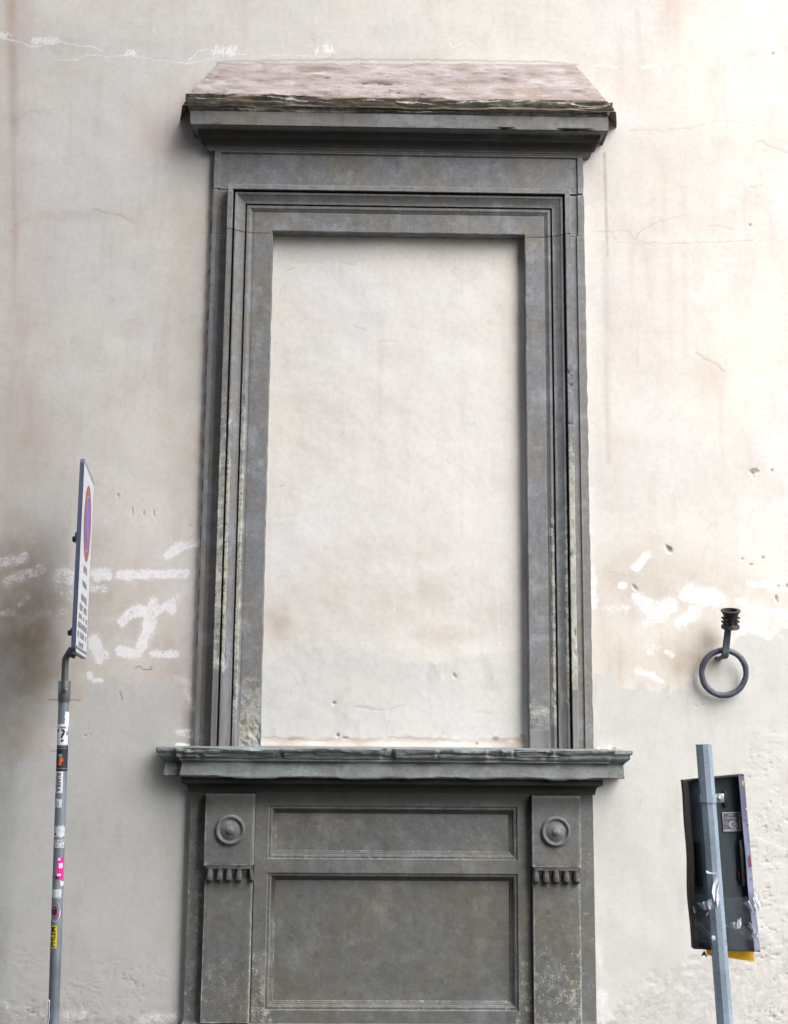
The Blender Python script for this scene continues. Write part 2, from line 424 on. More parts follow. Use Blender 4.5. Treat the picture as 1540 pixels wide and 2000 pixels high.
# brown staining; behind the sign its soft shadow is painted in too
for a in [(60, 1240, 160, 300, .80), (35, 1120, 120, 200, .65), (30, 1440, 110, 150, .55), (120, 1310, 90, 190, .55), (230, 1180, 190, 230, .38), (330, 1300, 90, 230, .38),
          (40, 900, 220, 260, .22), (365, 1420, 35, 120, .55), (330, 1440, 90, 40, .45), (1355, 1290, 140, 75, .50), (1200, 1290, 90, 80, .28),
          (1300, 1150, 260, 130, .34), (1390, 1255, 45, 50, .6), (380, 700, 90, 700, .18), (160, 420, 160, 22, .22), (1180, 1210, 60, 160, .2)]:
    mk.e('stain_shade', *a)
for (x0, y0, hw, amt, y1) in [(21, -60, 12, .36, 260), (24, 200, 8, .2, 500), (1181, 300, 4, .55, 500), (1183, 480, 9, .22, 900), (1245, 20, 8, .15, 120)]:
    mk.l('stain_shade', [(x0, y0), (x0+3, (y0+y1)/2), (x0+6, y1)], hw, amt, 1.0)
mk.l('pink', [(30, -60), (28, 400), (60, 900)], 45, .5, 1.0)
for a in [(1310, -20, 45, 190, .55), (1290, 340, 130, 160, .28), (1250, 640, 110, 170, .30), (1320, 440, 150, 40, .45), (1390, 730, 60, 40, .45), (1230, 160, 120, 70, .30), (300, 250, 110, 100, .4), (1215, 880, 80, 120, .2), (370, 230, 60, 110, .5), (330, 420, 120, 60, .2), (1480, 260, 90, 60, .15), (60, 560, 160, 260, .22)]:
    mk.e('pink', *a)
for x0 in (1195, 1232, 1262, 1308, 1336): mk.l('pink', [(x0, 440), (x0+4, 700)], 9, .38, 1.0)
# orange staining along the stone edge, with warm contact shade painted in
for k in range(0, 30):
    yy = 300+k*40; xe = 416-(yy-340)*.0327
    mk.e('stain_shade', xe-5, yy, 11, 34, .42)
# white paint
for pts, hw, amt in [([(0, 1100), (45, 1088)], 15, .75), ([(15, 1136), (80, 1112)], 13, .75), ([(118, 1125), (150, 1122)], 22, .8), ([(118, 1150), (145, 1165)], 14, .6),
    ([(184, 1122), (210, 1122)], 16, 1), ([(180, 1150), (205, 1150)], 10, .7), ([(238, 1124), (262, 1121)], 14, 1), ([(255, 1121), (360, 1121)], 12, .95), ([(330, 1083), (352, 1067)], 12, 1), ([(352, 1067), (388, 1060)], 12, .8),
    ([(240, 1212), (262, 1192), (300, 1198)], 14, .95), ([(300, 1196), (335, 1178), (338, 1190)], 12, .9), ([(300, 1180), (290, 1230), (275, 1262)], 15, .95), ([(236, 1272), (270, 1276)], 14, 1), ([(300, 1277), (343, 1278)], 10, .9),
    ([(182, 1252), (198, 1282)], 17, 1), ([(175, 1318), (185, 1330), (200, 1328)], 6, .9), ([(355, 1150), (350, 1168)], 12, .6), ([(5, 1197), (25, 1196)], 7, .6), ([(75, 1200), (125, 1197)], 9, .5), ([(40, 1180), (55, 1168)], 6, .55), ([(365, 1350), (378, 1385)], 8, .8), ([(350, 1430), (372, 1432)], 10, .85), ([(345, 1325), (370, 1335)], 8, .6),
    ([(1242, 1108), (1262, 1085)], 11, 1), ([(1214, 1143), (1218, 1143)], 9, 1), ([(1250, 1172), (1285, 1195), (1312, 1182)], 20, .86), ([(1345, 1158), (1400, 1168)], 22, .95), ([(1330, 1215), (1352, 1200), (1362, 1190)], 15, .82), ([(1262, 1215), (1300, 1205)], 12, .8),
    ([(1445, 1175), (1490, 1195), (1545, 1202)], 11, .78), ([(1455, 1225), (1478, 1228)], 12, .80), ([(1478, 1230), (1503, 1243)], 10, .76), ([(1462, 1140), (1520, 1146)], 9, .75), ([(1157, 1112), (1162, 1182)], 8, .85), ([(1245, 1308), (1268, 1318), (1294, 1330)], 7, .95), ([(1268, 1275), (1276, 1275)], 8, .7), ([(1306, 1275), (1312, 1278)], 7, .8), ([(1180, 1190), (1225, 1188)], 8, .6),
    ([(1262, 1262), (1290, 1266)], 6, .5), ([(0, 1960), (10, 1965)], 14, .5), ([(130, 1985), (165, 1980)], 12, .65), ([(280, 1990), (350, 1985)], 12, .7), ([(1175, 1940), (1185, 1990)], 12, .6), ([(1168, 1840), (1172, 1900)], 8, .5)]:
    mk.l('paint', pts, hw, amt, .6)
# chalky scratches across the top
def scrib(cx, cy, w, h, n):
    for i in range(n):
        x0 = cx+random.uniform(-w, w); mk.l('paint', [(x0, cy+random.uniform(-h, 0)), (x0+random.uniform(-8, 8), cy+random.uniform(0, h))], 1.6, 1.3, .8)
mk.l('paint', [(0, 72), (18, 76), (65, 92), (120, 82), (180, 92), (200, 100)], 1.6, 1.25, .9, jit=2)
mk.l('paint', [(92, 98), (112, 116), (140, 119), (165, 110), (190, 106), (212, 112), (250, 106), (300, 117), (345, 121), (370, 124), (398, 117), (425, 112)], 1.5, 1.0, .9, jit=1.5)
mk.l('paint', [(370, 118), (385, 100), (410, 97), (440, 104), (480, 106)], 1.6, 1.1, .9, jit=1.5)
mk.l('paint', [(490, 110), (560, 106), (640, 110)], 1.5, .9, .9, jit=2)
mk.l('paint', [(600, 85), (625, 105), (660, 100)], 1.8, .9, .9, jit=2)
mk.l('paint', [(870, 60), (885, 95), (910, 80), (930, 92)], 1.8, .8, .9, jit=2)
scrib(90, 80, 25, 9, 42); scrib(440, 100, 24, 12, 30); scrib(10, 70, 9, 9, 12); scrib(258, 105, 8, 8, 12); scrib(636, 98, 14, 12, 14)
mk.l('paint', [(1158, 128), (1180, 126), (1205, 131)], 2, 1.2, .9, jit=1); mk.l('paint', [(1255, 133), (1285, 128), (1288, 140), (1280, 146)], 3, 1.2, .9, jit=1)
# chips and marks
def chip(cx, cy, rx, ry, ang, dep=.007, dk=.42):
    mk.e('dark', cx-rx*.15, cy-ry*.25, rx*.55, ry*.5, dk*.8, ang, .5); mk.e('bare', cx, cy, rx*.9, ry*.9, .75, ang, .3, dep*.7)
for a in [(1473, 921, 12, 7, 0, .01, .3), (1471, 927, 5, 8, 0, .01, .2), (1508, 919, 3, 5, 0), (1305, 1071, 5, 11, -35), (1308, 1074, 7, 9, -30, .01, .25), (1240, 1148, 4, 10, -40), (1517, 1170, 3.5, 11, -15), (1520, 1147, 4, 6, 0), (1538, 1145, 5, 7, 0), (1467, 1103, 5, 4, 0, .006, .3), (1450, 1092, 2.5, 2.5, 0), (1490, 1090, 4, 5, -30, .006, .2),
          (231, 968, 1.6, 6, 0), (258, 999, 2.2, 11, 0), (281, 1002, 2, 7, 0), (300, 1003, 2, 9, 0), (372, 1026, 3, 2, 0), (167, 1437, 2, 2, 0), (176, 1434, 1.8, 1.8, 0), (1372, 1378, 3, 1.6, 0), (1360, 1379, 2.5, 1.6, 0), (1510, 105, 4, 3, 0), (1465, 440, 3, 5, 30)]:
    chip(*a)
mk.l('dark', [(265, 1303), (275, 1300), (280, 1308), (295, 1308), (296, 1302)], 1.5, .65, .8, jit=1); mk.l('dark', [(235, 1350), (240, 1366)], 1.5, .7, .8)
mk.l('dark', [(96, 1368), (118, 1366), (158, 1368)], 1.4, .6, .8, jit=1); mk.l('dark', [(98, 1466), (112, 1467)], 1.5, .4, .8)
def crack(pts, hw=1.2, amt=.34, jit=2.5): mk.l('dark', pts, hw, amt*.8, .9, dep=.0006, jit=jit)
crack([(1225, 254), (1290, 256), (1340, 252), (1400, 238), (1420, 237), (1480, 247)], amt=.25); crack([(1160, 450), (1230, 452), (1245, 470), (1300, 476), (1390, 473), (1470, 470)], amt=.3)
crack([(1238, 468), (1255, 450), (1290, 432), (1340, 420)], amt=.28); crack([(1380, 440), (1415, 442), (1440, 448)], amt=.35); crack([(1190, 448), (1210, 475), (1290, 480)], amt=.2)
crack([(1480, 275), (1540, 300)], 3, .2); crack([(1360, 690), (1400, 712), (1415, 725)], 2.5, .28); crack([(20, 240), (60, 220), (110, 210)], amt=.16); crack([(300, 300), (330, 295), (380, 285)], amt=.16)
crack([(235, 60), (300, 50)], amt=.1); crack([(180, 410), (240, 425), (262, 436)], 3, .22)
# ragged top edge where the surround is set into the plaster
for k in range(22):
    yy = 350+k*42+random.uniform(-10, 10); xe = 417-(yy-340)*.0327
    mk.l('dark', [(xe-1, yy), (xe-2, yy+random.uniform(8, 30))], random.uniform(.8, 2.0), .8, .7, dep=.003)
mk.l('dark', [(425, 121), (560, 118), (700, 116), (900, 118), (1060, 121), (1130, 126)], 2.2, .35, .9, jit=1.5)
# flaking and hollows near the ground
def gauss(a, b, s): return np.exp(-((a-b)/s)**2)
low = sstep(1835, 1960, v+n1*40)
flakeL = low*(u < 770)
rightz = sstep(1425, 1500, u+n1*40)*sstep(1380, 1480, v+n1*40)
bare_r = sstep(-25, 25, v-np.interp(u, [1150, 1200, 1262, 1330, 1380, 1440, 1540, 1700], [2020, 1985, 1935, 1890, 1862, 1850, 1835, 1825])+n2*34)*(u > 1150)
mk.f['bare'] = np.maximum(mk.f['bare'], bare_r*.60)
mk.f['bare'] = np.maximum(mk.f['bare'], sstep(1955, 1990, v+n2*30)*.62*(u < 400))
rid = np.abs(fbm(u/17, v/9, octv=4, seed=33))
crk = (1-sstep(.0, .05, rid))*sstep(-.1, .35, fbm(u/45, v/30, octv=2, seed=44))
zone = np.clip(flakeL*.7+rightz*.8+bare_r*.45, 0, 1)*(.25+.75*sstep(-.25, .25, fbm(u/55, v/38, octv=3, seed=49)))
fade = (1-sstep(1580, 1640, u))*sstep(-60, -30, u); zone = zone*fade; bare_r = bare_r*fade
mk.dep += crk*zone*.004
mk.f['dark'] = np.maximum(mk.f['dark'], crk*zone*.30)
step = sstep(.02, .10, fbm(u/24, v/14, octv=4, seed=57))
mk.dep += step*zone*.0018
pit = sstep(.52, .66, fbm(u/8, v/6, octv=2, seed=71))*zone
mk.dep += pit*.004; mk.f['dark'] = np.maximum(mk.f['dark'], pit*.25)
mk.dep += bare_r*.005
mk.f['stain_shade'] = np.maximum(mk.f['stain_shade'], gauss(v, 1985, 26)*.55*(u < 400)*sstep(-.3, .3, n2))
mk.f['stain_shade'] = np.maximum(mk.f['stain_shade'], sstep(.1, .5, n1)*.22*(v > 1500))
und = fbm(X*1.6, Z*1.6, octv=3, seed=80)*.006+fbm(X*5, Z*9, octv=4, seed=83)*.0009
Y = mk.dep+und*sstep(0, .10, np.maximum(np.maximum(XL-X, X-XR), np.maximum(Z-5.3, 0))+.02)
Y[Z > 6.2] = 0
keep = ~((X > XL+.03) & (X < XR-.03) & (Z > .06) & (Z < 4.75))
idx = np.arange(NX*NZ).reshape(NZ, NX)
q = np.stack([idx[:-1, :-1], idx[:-1, 1:], idx[1:, 1:], idx[1:, :-1]], -1).reshape(-1, 4)
kq = (keep[:-1, :-1] | keep[1:, 1:] | keep[:-1, 1:] | keep[1:, :-1]).ravel()
q = q[kq]
used = np.zeros(NX*NZ, bool); used[q.ravel()] = True
remap = np.cumsum(used)-1
P = np.stack([X.ravel(), Y.ravel(), Z.ravel()], 1)[used]
wall = mesh('building_wall', P, remap[q], M_wall, smooth=175, attrs={k: a.ravel()[used] for k, a in mk.f.items()})
wall['label'] = 'stained cream plaster building wall with white paint daubs around the blocked window'; wall['category'] = 'wall'

# ------------------------------------------------------------------ window surround
win = thing('window_surround', 'grey sandstone window surround with cornice, sill and panelled apron, its opening plastered shut', 'window surround', (.128, 0, 0))

def densify(prof, stepmm=.006):
    o = []
    for (a, b) in zip(prof[:-1], prof[1:]):
        n = max(1, int(math.hypot(b[0]-a[0], b[1]-a[1])/stepmm+.5))
        for i in range(n): o.append((a[0]+(b[0]-a[0])*i/n, a[1]+(b[1]-a[1])*i/n))
    o.append(prof[-1]); return np.array(o)
def arc(c, r, a0, a1, n=6):
    return [(c[0]+r*math.cos(math.radians(a0+(a1-a0)*i/n)), c[1]+r*math.sin(math.radians(a0+(a1-a0)*i/n))) for i in range(n+1)]
def gridfaces(nr, nc, flip=False):
    i = np.arange(nr*nc).reshape(nr, nc)
    f = np.stack([i[:-1, :-1], i[:-1, 1:], i[1:, 1:], i[1:, :-1]], -1).reshape(-1, 4)
    return f[:, ::-1] if flip else f
def stone_attrs(P, lich=0, rep=None, dirt_shade=None):
    n = len(P); z = np.zeros(n)
    return {'lichen': z+lich, 'repair': z if rep is None else rep, 'dirt_shade': z if dirt_shade is None else dirt_shade}

# architrave profile: s = distance inwards from the outer edge, d = how far it stands proud of the wall
prof_arch = [(0, -.01), (0, .100), (.003, .105), (.029, .105), (.031, .102), (.0315, .056), (.0415, .056), (.042, .088)] + \
            [(.042+.013*math.sin(a), .088-.006+.006*math.cos(a)) for a in np.linspace(0, 1.5, 5)][1:] + \
            [(.058, .079), (.070, .070), (.082, .063), (.093, .061), (.097, .061), (.0975, .036), (.1065, .036), (.107, .058)] + \
            [(.107+.009+.009*math.sin(a), .058-.004+.004*math.cos(a)) for a in np.linspace(-1.2, 1.5, 6)][1:] + [(.128, .050), (.136, .046), (.137, .0425), (.140, .0425), (.146, .045), (.247, .045), (.25, .042), (.25, -.035)]
pa = densify(prof_arch, .0055); S, Dp = pa[:, 0], pa[:, 1]
XO, XI, ZT, ZJ, ZS = -.831, 1.087, 4.492, 4.226, 1.398
def rough_disp(P, amp, sc=(30, 30, 18), seed=0, octv=3):
    return np.stack([fbm(P[:, 0]*sc[0]+k*11, P[:, 1]*sc[1]+k*5, P[:, 2]*sc[2], octv, seed+k*50) for k in range(3)], 1)*amp

def jamb(side):
    x0 = XO if side < 0 else XI
    zs = np.linspace(ZS-.012, ZJ, 440)
    SS, ZZ = np.meshgrid(S, zs); DD, _ = np.meshgrid(Dp, zs)
    P = np.stack([x0-side*SS, -DD, ZZ], -1).reshape(-1, 3)
    s = SS.ravel(); z = P[:, 2]
    edge = ((s < .036) | ((s > .04) & (s < .06)) | ((s > .105) & (s < .132))) & (P[:, 1] < -.03)
    if side < 0: age = sstep(4.1, 2.7, z)
    else: age = sstep(3.6, 2.2, z)
    # newer stone pieced into the foot of the jamb
    if side < 0: cut = np.where(s < .036, 1.80, np.where(s < .10, 1.78+.10*vn(s*90, z*0, seed=4), np.where(s < .138, 1.52, 1.2)))
    else: cut = np.where(s < .036, 1.71, np.where(s < .10, 1.64+.1*vn(s*90, z*0, seed=4), np.where(s < .138, 1.52, 1.50)))
    rep = 1-sstep(-.008, .008, z-cut)
    lich = np.where(edge, .72, .22)*age*(1-rep)
    flatz = (s > .14) & (s < .249)
    if side < 0: lich = np.where(flatz, np.clip(sstep(1.95, 1.55, z)*.72*(1-sstep(1.43, 1.40, z)*0), 0, 1)+.12*age, lich)
    else: lich = np.where(flatz, .55*np.exp(-((z-1.60)/.10)**2)+.10*age, lich)
    pl = .75*age*(s < .036)*(1-rep) if side > 0 else 0
    lich = np.clip(lich+pl, 0, .95)
    D = rough_disp(P, 1.0, (60, 60, 40), 5+side)
    amp = .0006+.0016*age*(1-rep)*edge
    P = P+D*amp[:, None]
    # bites out of the arrises
    bite = sstep(.35, .6, fbm(z*9, s*25, octv=3, seed=60+side))*edge*age*(1-rep)
    P[:, 1] += bite*.006
    if side > 0:
        for zc, hw in ((3.43, .02), (3.36, .05), (3.14, .008), (2.42, .01)): P[:, 1] += .010*np.exp(-((z-zc)/hw)**2)*(s < .034)*(P[:, 1] < -.06)*(.6+.6*vn(z*60, s*60, seed=3))
    rz = flatz*(sstep(1.60, 1.50, z) if side < 0 else 0)*1.0
    P[:, 1] += rz*(.006+.012*fbm(s*40, z*40, octv=4, seed=90))
    P[:, 1] += flatz*.0015*fbm(s*12, z*5, octv=3, seed=14)
    # opening arris slightly ragged
    oe = (s > .244)
    P[:, 0] += oe*side*.003*fbm(z*14, z*0+side, octv=4, seed=18)
    P[:, 1] += -rep*.0015
    F = gridfaces(len(zs), len(S), flip=side < 0)
    dirt_shade_j = .85*(((s > .031) & (s < .0418)) | ((s > .0972) & (s < .1068)))*(P[:, 1] > -.099)  # groove dirt, deepened with painted shade
    return mesh('jamb', P, F, M_stone, win, 40, attrs=stone_attrs(P, lich, rep, dirt_shade_j))
jamb(-1); jamb(1)

# lintel: the same moulding carried round with mitres
ni, nt_ = 34, 330
cols = []
for s, d in zip(S, Dp):
    a = np.stack([np.full(ni, XO+s), np.linspace(ZJ+.004, ZT-s, ni)], 1)
    b = np.stack([np.linspace(XO+s, XI-s, nt_), np.full(nt_, ZT-s)], 1)
    c = np.stack([np.full(ni, XI-s), np.linspace(ZT-s, ZJ+.004, ni)], 1)
    w_ = np.concatenate([a, b[1:-1], c]); cols.append(np.stack([w_[:, 0], np.full(len(w_), -d), w_[:, 1]], 1))
P = np.array(cols); nr, nc = P.shape[:2]; P = P.reshape(-1, 3)
P = P+rough_disp(P, .0009, (50, 50, 50), 3)
s = np.repeat(S, nc)
P[:, 2] += (s > .246)*.003*fbm(P[:, 0]*12, P[:, 0]*0, octv=4, seed=19)
lich = ((s < .036)*.16)
mesh('lintel', P, gridfaces(nr, nc, True), M_stone, win, 40, attrs=stone_attrs(P, lich, None, .85*(((s > .031) & (s < .0418)) | ((s > .0972) & (s < .1068)))))  # lintel grooves darkened the same way, dirt with painted shade

# back slab stones flanking the mouldings (outer rim a little proud)
def slab(name, x0, x1, z0, z1, rim_left, rim_right, rim_top=0, face=.033, rimd=.045, lich=.1, mat=None, shade_top=0, seed=0, part=win):
    xs = [x0, x0+.0001]
    if rim_left: xs += list(np.linspace(x0+.0001, x0+rim_left-.002, 5))[1:]+[x0+rim_left]
    if rim_right: xs += list(np.linspace((x0+rim_left)+.01, x1-rim_right, 6))+[x1-rim_right+.002]
    xs += [x1-.0001, x1]; xs = np.unique(np.round(np.concatenate([xs, np.linspace(x0, x1, max(2, int((x1-x0)/.012)))]), 5))
    zs = [z0]+([z1-rim_top, z1-rim_top+.002] if rim_top else [])+[z1]; zs = np.unique(np.round(np.concatenate([zs, np.linspace(z0, z1, max(2, int((z1-z0)/.012)))]), 5))
    xs = np.concatenate([[xs[0]], xs, [xs[-1]]]); zs = np.concatenate([[zs[0]], zs, [zs[-1]]])
    XX, ZZ = np.meshgrid(xs, zs); d = np.full(XX.shape, face)
    if rim_left: d = np.where(XX < x0+rim_left-.001, rimd, d)
    if rim_right: d = np.where(XX > x1-rim_right+.001, rimd, d)
    if rim_top: d = np.where(ZZ > z1-rim_top+.001, rimd, d)
    d[0, :] = -.02; d[-1, :] = -.02; d[:, 0] = -.02; d[:, -1] = -.02
    P = np.stack([XX, -d, ZZ], -1).reshape(-1, 3)
    P[:, 1] += .0012*fbm(P[:, 0]*20, P[:, 2]*20, octv=4, seed=seed)
    out = np.where((np.abs(P[:, 0]-XL) < .002), -1, 0)+np.where(np.abs(P[:, 0]-XR) < .002, 1, 0)
    P[:, 0] += out*.004*fbm(P[:, 2]*14, P[:, 2]*0+3, octv=4, seed=seed+5)
    shade_v = sstep(z1-shade_top, z1, P[:, 2])*.8 if shade_top else None  # shade under the sill painted onto the slab top
    return mesh(name, P, gridfaces(*XX.shape), mat or M_stone, part, 30, attrs=stone_attrs(P, lich, None, shade_v))
lj = (1.398-.012, 4.222)
slab('side_slab', XL, XO-.0015, lj[0], lj[1], .024, 0, lich=.22, seed=1); slab('side_slab', XL+.001, XO-.0015, 4.2255, ZT-.006, .024, 0, seed=2)
slab('side_slab', XI+.0015, XR, lj[0], 4.238, 0, .044, lich=.3, seed=3); slab('side_slab', XI+.0015, XR-.001, 4.2415, ZT-.012, 0, .036, seed=4)
slab('frieze', XL+.001, XR-.001, ZT-.004 if False else ZT+.0005, 4.735, .034, .034, .030, seed=6, face=.034, rimd=.046)
# short bridging pieces between side slabs and frieze
# ---- swept cornice / sill with returned ends
def sweep_returned(name, prof, xl, xr, k, mat, part, amp, nlen=330, lat=None, disp=None, lich=.08, dirt_shade=None, smooth=38):
    pr = densify(prof, .006)
    rows = []
    for d, z in pr:
        a = [(xl-k*d, y) for y in np.linspace(.02, -d, 10)]
        b = [(x, -d) for x in np.linspace(xl-k*d, xr+k*d, nlen)][1:-1]
        c = [(xr+k*d, y) for y in np.linspace(-d, .02, 10)]
        rows.append([(x, y, z) for x, y in a+b+c])
    P = np.array(rows); nr, nc = P.shape[:2]; P = P.reshape(-1, 3)
    zrow = np.repeat(pr[:, 1], nc); drow = np.repeat(pr[:, 0], nc); tpar = np.repeat(np.arange(nr)/(nr-1), nc)
    P = P+rough_disp(P, 1, (22, 22, 45), 40)*amp
    if disp is not None: P = disp(P, drow, zrow, tpar)
    at = stone_attrs(P, lich, None, dirt_shade(P, drow, zrow) if dirt_shade else None)
    return mesh(name, P, gridfaces(nr, nc, True), mat, part, smooth, attrs=at)

# cornice: soffit 4.81, corona face 4.81-4.89, worn ovolo above
zc = 4.808
prof_c = [(.0, 4.715), (.050, 4.715), (.052, 4.724), (.060, 4.725)] + [(.060+.042*(1-math.cos(a)), 4.727+.040*math.sin(a)) for a in np.linspace(.1, 1.5, 8)] + \
         [(.104, 4.772), (.104, 4.779), (.112, 4.785), (.118, 4.798), (.118, zc+.003), (.120, zc+.004), (.158, zc+.006), (.160, zc), (.167, zc), (.170, zc+.003), (.170, zc+.080), (.168, zc+.083), (.156, zc+.084), (.156, zc+.092)]
def disp_c(P, d, z, t):
    x = P[:, 0]
    edge = (np.abs(z-zc) < .012) & (d > .155)
    bite = sstep(.05, .55, fbm(x*5.5, x*0, octv=4, seed=101))*sstep(.35, .55, x)*(1-sstep(1.20, 1.24, x))+.15*sstep(.2, .6, fbm(x*9, x*0, octv=3, seed=7))
    P[:, 2] += edge*bite*.016; P[:, 1] += edge*bite*.012
    face = (d > .165)
    P[:, 1] += face*.0015*fbm(x*15, z*40, octv=3, seed=6)
    return P
sweep_returned('cornice', prof_c, -.921, 1.176, .72, M_stone, win, .0008, disp=disp_c,
               dirt_shade=lambda P, d, z: (1-sstep(zc-.01, zc+.002, z))*sstep(.052, .062, d)*.88*np.where(z < 4.728, .4, 1), lich=.12)  # shade beneath the overhang painted into the lower mouldings
# worn top slab of the cornice
z0 = zc+.088
prof_s = [(.10, z0-.004), (.160, z0), (.172, z0+.006), (.172, z0+.012), (.166, z0+.018), (.174, z0+.026), (.190, z0+.036), (.200, z0+.048), (.204, z0+.060), (.200, z0+.072), (.190, z0+.080), (.10, z0+.084)]
def disp_s(P, d, z, t):
    x = P[:, 0]
    lay = fbm(x*3.2, z*70, octv=4, seed=31); P[:, 1] += (d > .12)*lay*.034*sstep(-.1, .6, t)
    P[:, 2] += (d > .12)*.016*fbm(x*4.5, z*10, octv=4, seed=35)
    P[:, 1] += (d > .12)*.010*np.abs(fbm(x*30, z*90, octv=3, seed=36))
    return P
sweep_returned('worn_ledge', prof_s, -.920, 1.170, .74, M_stone, win, .003, disp=disp_s, lich=.78, smooth=50,
               dirt_shade=lambda P, d, z: (1-sstep(z0+.004, z0+.016, z))*.35)  # darker along the foot of the ledge
# mortar cap sloping back to the wall
gx = np.arange(-1.16, 1.42, .0065); gz = np.arange(4.915, 5.36, .0055)
XX, ZZ = np.meshgrid(gx, gz)
ztop = 5.284+.020*sstep(-.9, 1.1, XX)+.008*fbm(XX*2.5, XX*0, octv=3, seed=2)
front = .206*np.clip((ztop-ZZ)/(ztop-4.965), -1, 1)**.9 if False else .206*(ztop-ZZ)/(ztop-4.965)
lipz = 4.968+.018*fbm(XX*4, XX*0+2, octv=4, seed=77); front = np.where(ZZ < lipz, .205*(ztop-lipz)/(ztop-4.965)-.010*sstep(0, .02, lipz-ZZ)+.014*fbm(XX*5, ZZ*60, octv=4, seed=78), front)
xl_ = -1.105+(ZZ-4.95)*.56+.012*fbm(ZZ*9, ZZ*0, octv=3, seed=1); xr_ = 1.352-(ZZ-4.95)*.58+.012*fbm(ZZ*9, ZZ*0+5, octv=3, seed=8)
side_ = np.minimum((XX-xl_)*4.5, (xr_-XX)*4.5)
dd = np.minimum(front, side_)
dd = dd+(.020*fbm(XX*2.2, ZZ*9, octv=3, seed=61)+.011*fbm(XX*9, ZZ*24, octv=4, seed=62))*sstep(0, .05, dd)
ridge = np.abs(fbm(XX*3, ZZ*16, octv=4, seed=66)); ck = (1-sstep(0, .035, ridge))*sstep(0, .4, fbm(XX*4, ZZ*6, octv=2, seed=67)); dd -= ck*.005
dd = np.where(dd < .002, -.02, dd)
P = np.stack([XX, -dd, ZZ], -1).reshape(-1, 3)
dk = ck*.12
for (uu, vv, rx) in ((990, 138, 8), (1005, 143, 9), (640, 152, 5)):
    p = from_pixel(uu, vv, .1); dk = np.maximum(dk, .9*np.exp(-(((XX-p.x)/(rx*.003))**2+((ZZ-p.z)/.008)**2)))
lichv = (1-sstep(4.95, 4.985, ZZ+.028*fbm(XX*5, ZZ*9, octv=4, seed=3)))*.9
mesh('mortar_cap', P, gridfaces(*XX.shape), M_cap, win, 60, attrs={'lichen': lichv, 'dark': dk})

# ---- sill
zs0 = 1.243
prof_sill = [(.10, zs0+.004), (.138, zs0+.002), (.150, zs0), (.156, zs0+.004), (.158, zs0+.012), (.153, zs0+.035), (.147, zs0+.060), (.145, zs0+.078), (.150, zs0+.084), (.162, zs0+.090), (.160, zs0+.098), (.172, zs0+.104), (.183, zs0+.112), (.186, zs0+.122), (.184, zs0+.128), (.192, zs0+.131), (.200, zs0+.140), (.202, zs0+.152), (.196, zs0+.157), (.0, zs0+.160)]
def disp_sill(P, d, z, t):
    x = P[:, 0]; dd_ = z-zs0
    low_ = (1-sstep(.0, .025, dd_))*(d > .13)
    P[:, 2] += low_*(.014*np.maximum(fbm(x*5, x*0, octv=5, seed=71), -.3)+.003)
    P[:, 1] += low_*.008*fbm(x*9, z*20, octv=3, seed=72)
    up = sstep(.085, .125, dd_)*(d > .14)
    P[:, 1] += up*(.034*np.maximum(0, fbm(x*3.5, z*45, octv=5, seed=73))+.022*sstep(.18, .42, fbm(x*11, z*8, octv=3, seed=79))+.004*fbm(x*30, z*60, octv=2, seed=74))
    P[:, 2] += up*(dd_ < .150)*.012*fbm(x*6, z*30, octv=4, seed=75)
    P[:, 1] += sstep(.02, .05, dd_)*(1-up)*.003*fbm(x*14, z*30, octv=3, seed=76)*(d > .12)
    return P
sweep_returned('sill', prof_sill, -.872, 1.128, .66, M_stone_sill, win, .0012, disp=disp_sill, lich=.10, smooth=48,
               dirt_shade=lambda P, d, z: (np.exp(-((z-zs0-.080)/.016)**2)*.62*sstep(-.5, .2, fbm(P[:, 0]*4, P[:, 2]*0, octv=3, seed=4))))  # dark band along the sill hollow
# set-back ears of the sill at both ends
def ear(x0, x1, sgn):
    prof = [(.02, zs0+.010), (.100, zs0+.010), (.108, zs0+.012), (.104, zs0+.04), (.100, zs0+.076), (.108, zs0+.086), (.125, zs0+.100), (.138, zs0+.112), (.138, zs0+.124), (.150, zs0+.136), (.150, zs0+.152), (.0, zs0+.158)]
    pr = densify(prof, .006); rows = []
    for d, z in pr:
        w = (d-.1)*.85
        a, b = (x0-sgn*0, x1+sgn*w)
        rows.append([(x, -d, z) for x in np.linspace(a, b, 22)]+[(b, y, z) for y in np.linspace(-d, .02, 8)[1:]])
    P = np.array(rows); nr, nc = P.shape[:2]; P = P.reshape(-1, 3)
    P = P+rough_disp(P, .0045, (22, 22, 30), 60+sgn)
    mesh('sill_end', P, gridfaces(nr, nc, sgn > 0), M_stone_sill, win, 50, attrs=stone_attrs(P, .12, None, np.exp(-((P[:, 2]-zs0-.085)/.02)**2)*.5))  # dark band carried on across the sill ends
ear(-.965, -1.060, -1); ear(1.222, 1.316, 1)
